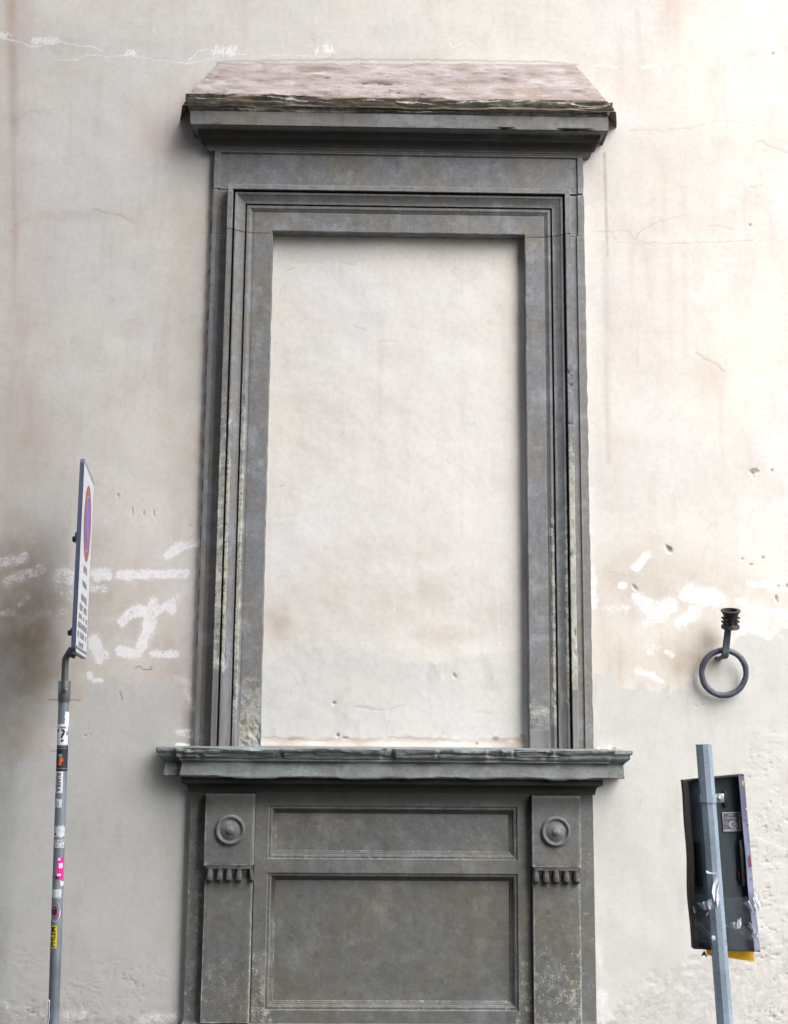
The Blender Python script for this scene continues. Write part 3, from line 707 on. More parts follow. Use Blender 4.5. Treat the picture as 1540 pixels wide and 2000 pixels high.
# lump of broken mortar on the right end of the sill and thin mortar fillet along its top
def lump(name, x0, x1, z0, z1, dmax, seed, mat=M_cap, dark=0):
    gx = np.arange(x0, x1, .006); gz = np.arange(z0, z1, .005); XX, ZZ = np.meshgrid(gx, gz)
    tt = (ZZ-z0)/(z1-z0); ss = (XX-x0)/(x1-x0)
    h = np.minimum(1, 5*np.minimum(ss, 1-ss))*(.42+.75*fbm(XX*11, XX*0, octv=4, seed=seed))
    d = dmax*(h-tt)*1.5; d = np.minimum(d, dmax)+.006*fbm(XX*30, ZZ*30, octv=3, seed=seed+1)
    d = np.where(h-tt < 0, -.02, d)
    P = np.stack([XX, -d, ZZ], -1).reshape(-1, 3)
    return mesh(name, P, gridfaces(*XX.shape), mat, win, 60, attrs={'lichen': np.full(len(P), .1), 'dark': np.full(len(P), dark)})
lump('mortar_fillet', -1.05, -.93, 1.385, 1.43, .045, 3, M_wall); lump('mortar_fillet', 1.18, 1.29, 1.39, 1.485, .05, 5, M_wall); lump('mortar_fillet', 1.255, 1.315, 1.385, 1.49, .09, 12, M_cap)

# under-sill moulding
zu = 1.165
prof_u = [(.0, zu-.002), (.052, zu), (.054, zu+.010)]+[(.056+.040*(1-math.cos(a)), zu+.012+.034*math.sin(a)) for a in np.linspace(.1, 1.5, 7)]+[(.100, zu+.048), (.112, zu+.052), (.112, zu+.074), (.105, zu+.080), (.0, zu+.082)]
sweep_returned('bed_moulding', prof_u, -.915, 1.150, .52, M_stone_low, win, .001, dirt_shade=lambda P, d, z: np.full(len(P), .9), lich=.02)  # whole moulding darkened to paint in the shade under the sill

# ---- apron below the sill
zb = .034
slab('apron_slab', -.929, -.847, zb, zu+.006, 0, 0, face=.050, mat=M_stone_low, lich=.38, shade_top=.12, seed=11)
slab('apron_slab', 1.091, 1.165, zb, zu+.006, 0, 0, face=.050, mat=M_stone_low, lich=.30, shade_top=.10, seed=12)
def pilaster(x0, x1, sd):
    bm = bmesh.new()
    gx = np.linspace(x0, x1, 26); gz = np.linspace(zb+.006, .800, 80)
    P, F = [], []
    pz = [(gz, .100, x0+.004, x1-.004), (np.linspace(.808, 1.163, 44), .122, x0, x1)]
    obs = []
    for zz, dd_, a, b in pz:
        xs = np.concatenate([[a], np.linspace(a, b, 26), [b]]); z_ = np.concatenate([[zz[0]], zz, [zz[-1]]])
        XX, ZZ = np.meshgrid(xs, z_); D = np.full(XX.shape, dd_)
        D[0, :] = D[-1, :] = .03; D[:, 0] = D[:, -1] = .03
        bev = np.minimum(np.minimum(XX-a, b-XX), np.minimum(ZZ-zz[0], zz[-1]-ZZ)); 
        Pn = np.stack([XX, -D, ZZ], -1).reshape(-1, 3)
        ed = (1-sstep(0, .010, bev.ravel()))
        Pn[:, 1] += .0018*fbm(Pn[:, 0]*25, Pn[:, 2]*25, octv=4, seed=sd)+ed*(D.ravel() > .05)*.004*(.6+fbm(Pn[:, 0]*40, Pn[:, 2]*40, octv=2, seed=sd+3))
        lich = np.clip(.46*ed+.42*sstep(.75, .15, Pn[:, 2])+(.12 if sd > 5 else 0), 0, .8)
        obs.append((Pn, gridfaces(*XX.shape), lich, sstep(1.02, 1.15, Pn[:, 2])*.78))
    n0 = len(obs[0][0])
    P = np.concatenate([obs[0][0], obs[1][0]]); F = np.concatenate([obs[0][1], obs[1][1]+n0])
    return mesh('pilaster', P, F, M_stone_low, win, 35, attrs=stone_attrs(P, np.concatenate([obs[0][2], obs[1][2]]), None, np.concatenate([.75*sstep(.728, .752, obs[0][0][:, 2]), obs[1][3]])))  # shade behind the pegs, with dirt, and under the sill painted in
def round_boss(cx, cz, y, par):
    V, F = [], []; n = 56
    prof = [(.0, .030), (.012, .0295), (.018, .024), (.024, .018), (.035, .016), (.046, .010), (.054, .0055), (.0575, .006)]
    prof += [(.0665-.0095*math.cos(a), .006+.0125*math.sin(a)) for a in np.linspace(.25, math.pi, 9)]+[(.077, -.004)]
    for r, h in prof:
        for k in range(n):
            a = 2*math.pi*k/n; V.append((cx+r*math.cos(a), y-h, cz+r*math.sin(a)))
    for i in range(len(prof)-1):
        for k in range(n): F.append((i*n+k, i*n+(k+1) % n, (i+1)*n+(k+1) % n, (i+1)*n+k))
    V = np.array(V); V += rough_disp(V, .0010, (60, 60, 60), 8)
    rr = np.hypot(V[:, 0]-cx, V[:, 2]-cz)
    mesh('roundel', V, F, M_stone_low, par, 50, attrs=stone_attrs(V, .12+.22*(rr > .06)+.2*(rr < .01)))
def peg(cx, zt, h, y, par, wt, wb, skew, rnd, seed):
    bm = bmesh.new(); V = []
    for i, tt in enumerate(np.linspace(0, 1, 6)):
        w = wt+(wb-wt)*tt; dp = .022+.020*tt
        w *= (1, 1, 1, 1, .97, .72)[int(round(tt*5))]; dp *= (1, 1, 1, 1, .95, .55)[int(round(tt*5))]
        zz = zt-h*tt; xx = cx+skew*tt
        V += [(xx-w, y+.01, zz), (xx-w, y-dp*.75, zz), (xx-w*.45, y-dp, zz), (xx+w*.45, y-dp, zz), (xx+w, y-dp*.75, zz), (xx+w, y+.01, zz)]
    F = []
    for i in range(5):
        for k in range(5): F.append((i*6+k, i*6+k+1, (i+1)*6+k+1, (i+1)*6+k))
    F += [tuple(range(6))[::-1], tuple(30+k for k in range(6))]
    V = np.array(V); V += rough_disp(V, .0016, (50, 50, 50), seed)
    mesh('peg', V, F, M_stone_low, par, 28, attrs=stone_attrs(V, .30))
for (x0, x1, cx, cz, sd, xs) in ((-.842, -.592, -.711, .984, 1, (410, 429, 447, 467, 490)), (.838, 1.087, .958, .986, 9, (1047.5, 1067, 1087, 1107, 1127))):
    pil = pilaster(x0, x1, sd)
    round_boss(cx, cz, -.1215, pil)
    bm = bmesh.new(); bm_box(bm, x0+.006, x1-.010, -.112, -.05, .797, .8075, .001); bm_box(bm, x0+.010, x1-.014, -.108, -.05, .7895, .7965, .0008)
    o = bm_obj('moulded_band', bm, M_stone_low, pil)
    for i, uu in enumerate(xs):
        p = from_pixel(uu, 1708, .12)
        broken = (sd == 1 and i == 4)
        peg(p.x, .789, .064, -.0995, pil, .0105 if not broken else .009, .0175 if not broken else .008, .008 if broken else 0, True, i*3+sd)
# panelled field between the pilasters
def panel_field():
    xs = np.array([-.590, .836]); z1 = zu+.006
    FD = .062
    recs = [(-.525, .768, .833, 1.103), (-.522, .768, .092, .766)]
    pr = [(0, FD), (.001, FD-.010), (.004, FD-.012), (.014, FD-.010), (.022, FD-.018), (.024, FD-.026), (.030, FD-.027), (.031, FD-.033), (.038, FD-.034), (.042, FD-.040)]
    prd = densify(pr, .004)
    # stiles and rails as one slab with two sunk openings
    bx = [xs[0], -.5235, .768, xs[1]]; bz = [zb, .092, .766, .833, 1.103, z1]
    # split into cells, fine grid each, skipping the openings
    allP, allF, off = [], [], 0
    for i in range(3):
        for j in range(5):
            if i == 1 and j in (1, 3): continue
            nx = max(2, int((bx[i+1]-bx[i])/.012)); nz = max(2, int((bz[j+1]-bz[j])/.012))
            XX, ZZ = np.meshgrid(np.linspace(bx[i], bx[i+1], nx), np.linspace(bz[j], bz[j+1], nz))
            P = np.stack([XX, np.full(XX.shape, -FD), ZZ], -1).reshape(-1, 3)
            allP.append(P); allF.append(gridfaces(nz, nx)+off); off += len(P)
    P = np.concatenate(allP); F = np.concatenate(allF)
    P[:, 1] += .0012*fbm(P[:, 0]*15, P[:, 2]*15, octv=4, seed=52)
    edge = np.zeros(len(P))
    lich = .16+.42*sstep(.8, .1, P[:, 2])*(np.abs(P[:, 0]-.12) > .6)
    dirt_shade = sstep(1.04, 1.15, P[:, 2])*.88  # shade under the sill painted as a gradient
    fr = mesh('panel_frame', P, F, M_stone_low, win, 175, attrs=stone_attrs(P, lich, None, dirt_shade))
    for (a, b, c, d) in recs:
        a = -.5235
        rows = []
        ninx, ninz = 140, 60
        for s, dp in prd:
            loop = [(x, c+s) for x in np.linspace(a+s, b-s, ninx)]+[(b-s, z) for z in np.linspace(c+s, d-s, ninz)][1:]+[(x, d-s) for x in np.linspace(b-s, a+s, ninx)][1:]+[(a+s, z) for z in np.linspace(d-s, c+s, ninz)][1:]
            rows.append([(x, -dp, z) for x, z in loop])
        Q = np.array(rows); nr, nc = Q.shape[:2]; Q = Q.reshape(-1, 3)
        sv_ = np.repeat(prd[:, 0], nc)
        Q[:, 1] += .0010*fbm(Q[:, 0]*40, Q[:, 2]*40, octv=2, seed=55)*(sv_ > 0)
        up = sstep(.5, .95, (Q[:, 2]-c)/(d-c))
        mesh('panel_moulding', Q, gridfaces(nr, nc, True), M_stone_low, win, 25, attrs=stone_attrs(Q, .34*(1-up)*((sv_ < .018) | (sv_ > .034))+.08, None, .75*up*(sv_ > .02)))  # upper mouldings darkened with painted shade
        nx = int((b-a-.084)/.009); nz = int((d-c-.084)/.009)
        XX, ZZ = np.meshgrid(np.linspace(a+.042, b-.042, nx), np.linspace(c+.042, d-.042, nz))
        R = np.stack([XX, np.full(XX.shape, -(FD-.040)), ZZ], -1).reshape(-1, 3)
        amp = sstep(0, .03, np.minimum(np.minimum(R[:, 0]-a-.042, b-.042-R[:, 0]), np.minimum(R[:, 2]-c-.042, d-.042-R[:, 2])))
        R[:, 1] += amp*(.0035*fbm(R[:, 0]*7, R[:, 2]*7, octv=4, seed=58)+.0015*np.abs(fbm(R[:, 0]*18, R[:, 2]*14, octv=3, seed=59)))
        mesh('sunk_panel', R, gridfaces(nz, nx), M_stone_low, win, 175, attrs=stone_attrs(R, .16+.06*amp, None, 0.0*amp))
panel_field()
slab('plinth', -.935, 1.170, -.02, zb-.002, 0, 0, face=.070, mat=M_stone_low, lich=.2, seed=17)

# ---- plaster filling the blocked opening
gx = np.arange(XO+.25-.012, XI-.25+.018, .0058); gz = np.arange(1.385, ZT-.25+.014, .0058)
XX, ZZ = np.meshgrid(gx, gz); mi = Marks(XX, ZZ, .03); u, v = mi.u, mi.v; mk = mi
n2 = fbm(u/22, v/22, octv=4, seed=19); n1 = fbm(u/70, v/70, octv=3, seed=13)
bnd = np.interp(u, [500, 515, 555, 580, 640, 700, 740, 800, 880, 930, 950, 1000, 1050], [1300, 1292, 1280, 1252, 1256, 1262, 1275, 1292, 1292, 1278, 1270, 1268, 1266])
mi.f['patch'] = .62*sstep(-8, 8, v-bnd+n2*10)*(1-.85*sstep(1432, 1446, v+n2*14))
for a in [(700, 1180, 300, 90, .22), (860, 1150, 120, 60, .22), (950, 1200, 90, 80, .25), (545, 1210, 60, 100, .38), (870, 1240, 120, 35, .30), (600, 1230, 90, 40, .25), (760, 1080, 240, 60, .14), (620, 1300, 40, 14, .3), (770, 480, 300, 45, .22), (715, 505, 60, 12, .16)]: mi.e('stain_shade', *a)
for a in [(840, 1100, 170, 26, .42), (600, 1105, 60, 14, .3), (980, 1120, 40, 60, .35), (960, 1270, 50, 26, .5), (715, 1255, 40, 7, .7), (790, 1215, 18, 16, .4), (545, 1165, 26, 30, .3), (900, 1055, 80, 30, .3), (880, 950, 120, 60, .3), (650, 1000, 120, 60, .16), (900, 1440, 40, 6, .8), (940, 1310, 18, 16, .5)]: mi.e('paint', *a)
mi.l('stain_shade', [(535, 470), (780, 474), (1020, 476)], 26, .26, 1.0); mi.l('stain_shade', [(1016, 470), (1022, 900), (1030, 1420)], 16, .34, 1.0)
mi.l('paint', [(970, 1130), (975, 1200), (976, 1270)], 4, .6, .8); mi.l('paint', [(768, 1150), (772, 1200)], 2, .6, .9); mi.l('paint', [(905, 1130), (880, 1190)], 2, .5, .9)
chip(653, 1373, 4.5, 4, 0, .008, .6); chip(888, 1320, 4, 8, -35, .006, .35); chip(660, 1436, 4, 5, 0, .01, .7); chip(675, 1442, 10, 2.5, 5, .008, .6)
crack([(690, 637), (715, 645)], 2, .25, 1); crack([(740, 668), (770, 667)], 2, .2, 1); crack([(665, 512), (690, 518)], 2, .2, 1); crack([(545, 950), (553, 948)], 1.5, .4, 1); crack([(695, 1380), (750, 1386)], 2.5, .30, 1.5); crack([(760, 1386), (790, 1376)], 1.5, .3, 1); crack([(930, 1390), (960, 1394)], 1.3, .3, 1)
crack([(560, 528), (575, 523)], 1.6, .3, 1); crack([(508, 1440), (580, 1444), (640, 1448)], 1.6, .4, 2); crack([(760, 1440), (840, 1443), (900, 1448)], 2, .35, 2)
mi.e('dark', 968, 1442, 9, 6, .55, 0, .6); mi.e('dark', 932, 1452, 5, 4, .6, 0, .6); mi.e('paint', 1000, 1448, 16, 6, .8); mi.e('stain_shade', 1022, 1436, 12, 9, .95)
btm = sstep(1436, 1446, v+n2*9); mi.f['bare'] = np.maximum(mi.f['bare'], btm*.35); mi.f['pink'] = np.maximum(mi.f['pink'], btm*.1); mi.f['stain_shade'] = np.maximum(mi.f['stain_shade'], btm*(.45+.5*n1))
mi.e('pink', 1022, 1405, 22, 40, .2)
cx, cw = (gx[0]+gx[-1])/2, (gx[-1]-gx[0])/2
edge = np.minimum(cw-np.abs(XX-cx), gz[-1]-ZZ)
YY = .028-.0*edge+mi.dep+.006*fbm(XX*2, ZZ*2, octv=3, seed=90)+.0018*fbm(XX*8, ZZ*8, octv=3, seed=91)-.012*(1-sstep(.0, .05, edge))*(.5+.5*vn(ZZ*3, XX*0, seed=9))*(XX > 0)
# sloping mortar bed at the foot
YY -= (1-sstep(1.392, 1.435, ZZ))*.012*(1+.3*fbm(XX*7, ZZ*7, octv=3, seed=5))
# opening's right and top sides keep a plaster return
mesh('plaster_infill', np.stack([XX, YY, ZZ], -1).reshape(-1, 3), gridfaces(*XX.shape), M_infill, win, 175, attrs={k: a.ravel() for k, a in mi.f.items()},
     label='cream plaster filling the blocked window opening')

bm = bmesh.new(); bm_box(bm, XL+.03, XR-.03, .07, .3, .06, 4.9)
bm_obj('backing_masonry', bm, M_stone, win, 30)

# ------------------------------------------------------------------ lettering helper
def text_geo(body, size, bold=0.0):
    cu = bpy.data.curves.new('t', 'FONT'); cu.body = body; cu.size = size; cu.align_x = 'CENTER'; cu.align_y = 'CENTER'; cu.offset = bold; cu.resolution_u = 3
    ob = bpy.data.objects.new('t', cu); me = bpy.data.meshes.new_from_object(ob)
    V = [tuple(v_.co) for v_ in me.vertices]; F = [tuple(p.vertices) for p in me.polygons]
    bpy.data.objects.remove(ob); bpy.data.curves.remove(cu); bpy.data.meshes.remove(me); return V, F

# ------------------------------------------------------------------ no-parking sign on its pole, standing off the wall
base = from_pixel(104.5, 2000, .5); PB = np.array([base.x+.003, -.5, 0.0])
tp = from_pixel(125.3, 1371, .5); PT = np.array([tp.x, -.5, tp.z])
sg = thing('road_sign', 'no parking sign seen edge on, on a sticker covered galvanised pole left of the window', 'road sign', tuple(PB))
def pole_c(z): return PB+(PT-PB)*(z/PT[2])
RP = .0262
V, F = tube([pole_c(z) for z in np.linspace(0, PT[2]+.02, 24)], RP, 40); pole = mesh('pole', V, F, M_galv, sg, 50)
bt = from_pixel(126, 1330, .5)
V, F = tube([pole_c(PT[2]), pole_c(PT[2])+(0, 0, .002), pole_c(bt.z-.001), pole_c(bt.z)], [.0285, .0300, .0300, .0288], 40); col_ = mesh('collar', V, F, M_collar, sg, 50)
cb = from_pixel(128.5, 1348, .532)
V, F = tube([(cb.x, -.522, cb.z), (cb.x, -.536, cb.z), (cb.x, -.540, cb.z)], [.0085, .0085, .006], 10); mesh('bolt', V, F, M_bolt, col_, 30)
# sign panel frame: s from near edge to far edge, t upwards, n out of the printed face
A = from_pixel(150, 1273, .80); B = from_pixel(162.5, 894, .80); Cc = from_pixel(167, 1289, .20); Dd = from_pixel(187, 941, .20)
A, B, Cc, Dd = [np.array(p) for p in (A, B, Cc, Dd)]
O_ = (A+B+Cc+Dd)/4
es = ((Cc-A)+(Dd-B)); es /= np.linalg.norm(es); et = ((B-A)+(Dd-Cc)); et -= es*(et@es); et /= np.linalg.norm(et); en = np.cross(et, es); en = en if en[0] > 0 else -en
SWd, SHt = .600, .5*(np.linalg.norm(B-A)+np.linalg.norm(Dd-Cc))
def SP(s, t_, n=0): return O_+es*(s-SWd/2)+et*(t_-SHt/2)+en*n
print('sign height', SHt, 'A', A, 'O', O_)
def rrect(w, h, r, n=6):
    pts = []
    for cx_, cy_, a0 in ((w-r, h-r, 0), (r, h-r, 90), (r, r, 180), (w-r, r, 270)):
        for i in range(n+1):
            a = math.radians(a0+90*i/n); pts.append((cx_+r*math.cos(a), cy_+r*math.sin(a)))
    return pts
def plate(name, pts, n0, n1, mat, par, label=None):
    k = len(pts); V = [SP(a, b, n0) for a, b in pts]+[SP(a, b, n1) for a, b in pts]
    F = [tuple(range(k)), tuple(range(2*k-1, k-1, -1))]+[(i, i+k, (i+1) % k+k, (i+1) % k) for i in range(k)]
    bm = bmesh.new(); vs_ = [bm.verts.new(tuple(p)) for p in V]; [bm.faces.new([vs_[i] for i in f]) for f in F]
    return bm_obj(name, bm, mat, par, 40, label)
panel = plate('sign_panel', rrect(SWd, SHt, .03), -.020, 0, M_signedge, sg)
mkp = lambda pts, n, mat, name: plate(name, pts, n-.0004, n, mat, panel)
mkp([(a+.006, b+.006) for a, b in rrect(SWd-.012, SHt-.012, .026)], .0010, M_white, 'printed_face')
def ring(cs, ct, r0, r1, n_, mat, name, k=60):
    V = []; F = []
    for i in range(k):
        a = 2*math.pi*i/k
        V += [SP(cs+r0*math.cos(a), ct+r0*math.sin(a), n_), SP(cs+r1*math.cos(a), ct+r1*math.sin(a), n_)]
    for i in range(k): j = (i+1) % k; F.append((2*i, 2*i+1, 2*j+1, 2*j))
    mesh(name, V, F, mat, panel, 0)
def disc(cs, ct, r, n_, mat, name, k=60):
    mesh(name, [SP(cs+r*math.cos(2*math.pi*i/k), ct+r*math.sin(2*math.pi*i/k), n_) for i in range(k)], [tuple(range(k))], mat, panel, 0)
cs, ct, RR = SWd/2, SHt*(1-.292), .192
ring(cs, ct, .140, RR, .0020, M_red, 'red_ring'); disc(cs, ct, .142, .0016, M_white, 'white_disc'); disc(cs, ct, .135, .0024, M_blue, 'blue_disc')
def quad(p, n_, mat, name): mesh(name, [SP(a, b, n_) for a, b in p], [tuple(range(len(p)))], mat, panel, 0)
ca, sa = math.cos(math.radians(-45)), math.sin(math.radians(-45))
for w_, n_, mt in ((.026, .0028, M_white), (.019, .0032, M_red)):
    quad([(cs+ca*x-sa*y, ct+sa*x+ca*y) for x, y in ((-.136, -w_), (.136, -w_), (.136, w_), (-.136, w_))], n_, mt, 'slash_bar')
# black frame line and grey band at the foot
for (a, b, c, d) in ((.02, SWd-.02, SHt-.022, SHt-.012), (.012, SWd-.012, .020, .034), (SWd-.020, SWd-.012, .02, SHt-.02)):
    quad([(a, c), (b, c), (b, d), (a, d)], .0018, M_greyink, 'border_line')
# rows of lettering too small to read
for (tf, h_, spans) in [(.545, .040, [(.20, .40)]), (.625, .034, [(.18, .42)]), (.700, .036, [(.16, .44)]), (.755, .034, [(.10, .26), (.32, .50)]), (.805, .028, [(.08, .24), (.30, .36), (.44, .54)]), (.850, .034, [(.06, .54)]), (.897, .032, [(.06, .14), (.18, .40), (.46, .52)]), (.945, .026, [(.14, .38)])]:
    tz = SHt*(1-tf); V = []; F = []
    for (a, b) in spans:
        s_ = a
        while s_ < b:
            w_ = random.uniform(.010, .022); hh = h_*random.uniform(.8, 1.0); k = len(V)
            V += [SP(s_, tz-hh/2, .0018), SP(s_+w_*.45, tz-hh/2, .0018), SP(s_+w_*.45, tz+hh/2, .0018), SP(s_, tz+hh/2, .0018)]; F.append((k, k+1, k+2, k+3))
            if random.random() < .6:
                k = len(V); m_ = tz+random.choice((-1, 0, 1))*hh*.42
                V += [SP(s_, m_-hh*.09, .0018), SP(s_+w_, m_-hh*.09, .0018), SP(s_+w_, m_+hh*.09, .0018), SP(s_, m_+hh*.09, .0018)]; F.append((k, k+1, k+2, k+3))
            s_ += w_+.008
    mesh('lettering', V, F, M_ink, panel, 0)
# swan-neck arm from collar to the back of the panel, and the stub pipe behind it
at = SP(SWd/2, 0, -.045)
c0 = pole_c(bt.z-.03); c1 = pole_c(bt.z+.085)
pts = [c0, c0*.5+c1*.5, c1]
p2 = np.array(from_pixel(131, 1283, .5)); p3 = np.array([at[0]-.008, -.5, p2[2]+.035]); p4 = SP(SWd*.5, .06, -.034); p5 = SP(SWd*.5, SHt-.2, -.034)
pts = [c0, c1, c1*.4+p2*.6+(-.002, 0, .004), p2+(.004, 0, .010), p3+(0, 0, .0), p4, p5]
# smooth the bend
def smooth_path(pts, n=8):
    pts = [np.array(p, float) for p in pts]; o = []
    for i in range(len(pts)-1):
        p0, p1, p2_, p3_ = pts[max(i-1, 0)], pts[i], pts[i+1], pts[min(i+2, len(pts)-1)]
        for k in range(n):
            t_ = k/n; o.append(.5*((2*p1)+(-p0+p2_)*t_+(2*p0-5*p1+4*p2_-p3_)*t_*t_+(-p0+3*p1-3*p2_+p3_)*t_**3))
    o.append(pts[-1]); return o
pth = smooth_path(pts); V, F = tube(pth, [.0165]*(len(pth)-12)+list(np.linspace(.0165, .009, 4))+[.009]*8, 20); mesh('arm', V, F, M_arm, sg, 60)
for tt in (.12, .62):
    bm = bmesh.new(); q0 = SP(SWd/2, SHt*tt, -.030)
    Mx = Matrix([[es[0], en[0], et[0], q0[0]], [es[1], en[1], et[1], q0[1]], [es[2], en[2], et[2], q0[2]], [0, 0, 0, 1]])
    bm_box(bm, -.16, .16, -.011, .011, -.012, .012, .002, Mx); bm_box(bm, -.03, .03, -.036, -.011, -.012, .012, .002, Mx)
    bm_obj('bracket', bm, M_iron, sg)
# ---- stickers wrapped on the pole
def on_pole(x, z, r):      # x = arc length from the side facing the street, z = height
    c_ = pole_c(z); a = x/RP-math.atan2(c_[0], 6.0)*0 ; a0 = math.atan2(0-c_[0], 6.0)
    a = a0+x/RP; return c_+np.array([math.sin(a), -math.cos(a), 0])*r
def sticker(name, u0, u1, v0, v1, mat, lift=.0005, torn=0, label=None, seed=0):
    zc_ = from_pixel(115, (v0+v1)/2, .526).z; cxp = to_pixel(pole_c(zc_)[None, :])[0][0]
    k_ = 6.0/FPX; clampw = lambda w: RP*math.asin(max(-.97, min(.97, w*k_/(RP+lift))))
    a, b = clampw(u0-cxp), clampw(u1-cxp); z1_, z0_ = from_pixel(115, v0, .526).z, from_pixel(115, v1, .526).z
    nx, nz = 14, 10; V = []; rs = random.Random(seed)
    for j in range(nz+1):
        for i in range(nx+1):
            fx, fz = i/nx, j/nz
            x = a+(b-a)*fx; z = z0_+(z1_-z0_)*fz
            if torn:
                if i in (0, nx): x += rs.uniform(-1, 1)*torn*.4
                if j in (0, nz): z += rs.uniform(-1, 1)*torn
            V.append(on_pole(x, z, RP+lift+(.0012 if (torn and (i in (0, nx))) else 0)))
    o = mesh(name, V, gridfaces(nz+1, nx+1), mat, pole, 60, label=label)
    return o, (a, b, z0_, z1_)
def wrap_text(body, st, size, rot, mat, dx=0, dz=0, sx=1, bold=.0):
    o, (a, b, z0_, z1_) = st; V, F = text_geo(body, size, bold)
    bm = bmesh.new(); bv = [bm.verts.new(p) for p in V]
    for f in F:
        if len(set(f)) > 2:
            try: bm.faces.new([bv[i] for i in f])
            except ValueError: pass
    for ax_ in (0, 1):          # slice finely so the letters bend with the pipe
        lo, hi = min(p[ax_] for p in V), max(p[ax_] for p in V); k = lo+.003
        while k < hi:
            co = (k, 0, 0) if ax_ == 0 else (0, k, 0); no = (1, 0, 0) if ax_ == 0 else (0, 1, 0)
            bmesh.ops.bisect_plane(bm, geom=bm.verts[:]+bm.edges[:]+bm.faces[:], plane_co=co, plane_no=no); k += .003
    bm.verts.index_update(); V = [tuple(v_.co) for v_ in bm.verts]; F = [tuple(v_.index for v_ in f.verts) for f in bm.faces]; bm.free()
    cx_, cz_ = (a+b)/2+dx, (z0_+z1_)/2+dz
    Q = []
    for x, y, _ in V:
        x *= sx
        if rot == -1: x, y = y, -x
        if rot == 1: x, y = -y, x
        Q.append(on_pole(cx_+x, cz_+y, RP+.0014))
    # sub-part level: kept on the pole beside its sticker
    mesh('lettering', Q, F, mat, pole, 0)
sticker('sticker', 127, 136.5, 1391, 1420, M_paper, torn=.004, seed=2)
s1 = sticker('sticker', 113.5, 132.5, 1414, 1455, M_paper, lift=.0007, seed=3, label='white sticker with a black question mark'); wrap_text('?', s1, .085, 0, M_ink, 0, -.008, 1.0, bold=.0012)
sticker('print_patch', 114, 116.5, 1424, 1429, M_ink, lift=.0010); sticker('print_patch', 130, 132, 1428, 1436, M_ink, lift=.0010); sticker('print_patch', 118, 129, 1419, 1423, M_greyink, lift=.0010)
s2 = sticker('sticker', 109.5, 133.2, 1458, 1506, M_ink, lift=.0012, seed=4, label='black sticker with a small orange figure')
sticker('print_patch', 117, 123.5, 1479, 1488, M_orange, lift=.0018, torn=.002); sticker('print_patch', 116, 121, 1487, 1495, M_orange, lift=.0018, torn=.003); sticker('print_patch', 116, 122, 1473, 1478, M_teal, lift=.0018, torn=.002); sticker('print_patch', 112, 130, 1460.5, 1462.5, M_greyink, lift=.0018); sticker('print_patch', 112, 130, 1500, 1502, M_greyink, lift=.0018)
s3 = sticker('sticker', 109.6, 123, 1507, 1549, M_paper, label='white sticker lettered RIAFRA'); wrap_text('RIAFRA', s3, .034, -1, M_ink, -.002, 0, .80, bold=.0006)
sticker('torn_scrap', 106, 121.5, 1561, 1577, M_paper, torn=.006, seed=8); sticker('print_patch', 110, 111.5, 1563, 1575, M_galv, lift=.001); sticker('print_patch', 114, 115.5, 1565, 1575, M_galv, lift=.001)
sticker('torn_scrap', 107.5, 126, 1613, 1635, M_paper2, torn=.008, seed=9); sticker('print_patch', 107.5, 110.5, 1627, 1631, M_ink, lift=.001)
s4 = sticker('sticker', 106.2, 125.5, 1640, 1656, M_paper, label='white sticker lettered TASER OYUN'); wrap_text('TASER', s4, .021, 0, M_ink, 0, .0095, 1.0); wrap_text('OYUN', s4, .021, 0, M_ink, 0, -.0100, 1.1)
sticker('sticker', 112, 124, 1675, 1719, M_mag, torn=.003, seed=11, label='magenta sticker, partly torn'); sticker('print_patch', 114, 118, 1676, 1681, M_paper, lift=.001); sticker('print_patch', 115.5, 122, 1686, 1696, M_paper, lift=.001, torn=.002); sticker('print_patch', 109, 115, 1709, 1717, M_ink, lift=.0013, torn=.003); sticker('print_patch', 112, 119, 1707, 1711, M_paper, lift=.0016, torn=.003)
sticker('torn_scrap', 117.5, 123.4, 1722, 1730, M_paper, torn=.006, seed=13)
sticker('sticker', 103.8, 119.8, 1737, 1754, M_paper2, torn=.002, seed=14)
def oval(cu, cv, ru, rv, mat, lift):
    zc_ = from_pixel(115, cv, .526).z; cxp = to_pixel(pole_c(zc_)[None, :])[0][0]; k_ = 6.0/FPX
    V = [on_pole(RP*math.asin(max(-.97, min(.97, (cu+ru*math.cos(a)-cxp)*k_/RP))), from_pixel(115, cv+rv*math.sin(a), .526).z, RP+lift) for a in np.linspace(0, 2*math.pi, 25)[:-1]]
    mesh('round_sticker', V, [tuple(range(24))], mat, pole, 0)
oval(109, 1781, 9, 20, M_paper, .0006); oval(108, 1777, 7, 14, M_galv, .0012); oval(107.5, 1779, 4.5, 9, M_dkred, .0018); oval(109, 1781, 3, 6, M_ink, .0024); oval(113.5, 1787, 2.5, 4, M_mag, .0024)
s5 = sticker('sticker', 98.2, 111.6, 1808, 1852, M_yel, lift=.0009, label='yellow sticker lettered PHLEM'); wrap_text('PHLEM', s5, .034, 1, M_ink, .0015, 0, .92, bold=.0008)
# wire tail tied to the foot of the pole
wp = [np.array(from_pixel(uu, vv, .53)) for uu, vv in ((92, 1958), (94.5, 1953), (97, 1957), (96, 1970), (96.5, 1985), (94, 2003))]
V, F = tube(smooth_path(wp), .0022, 8); mesh('wire_tail', V, F, M_paper2, sg, 60)

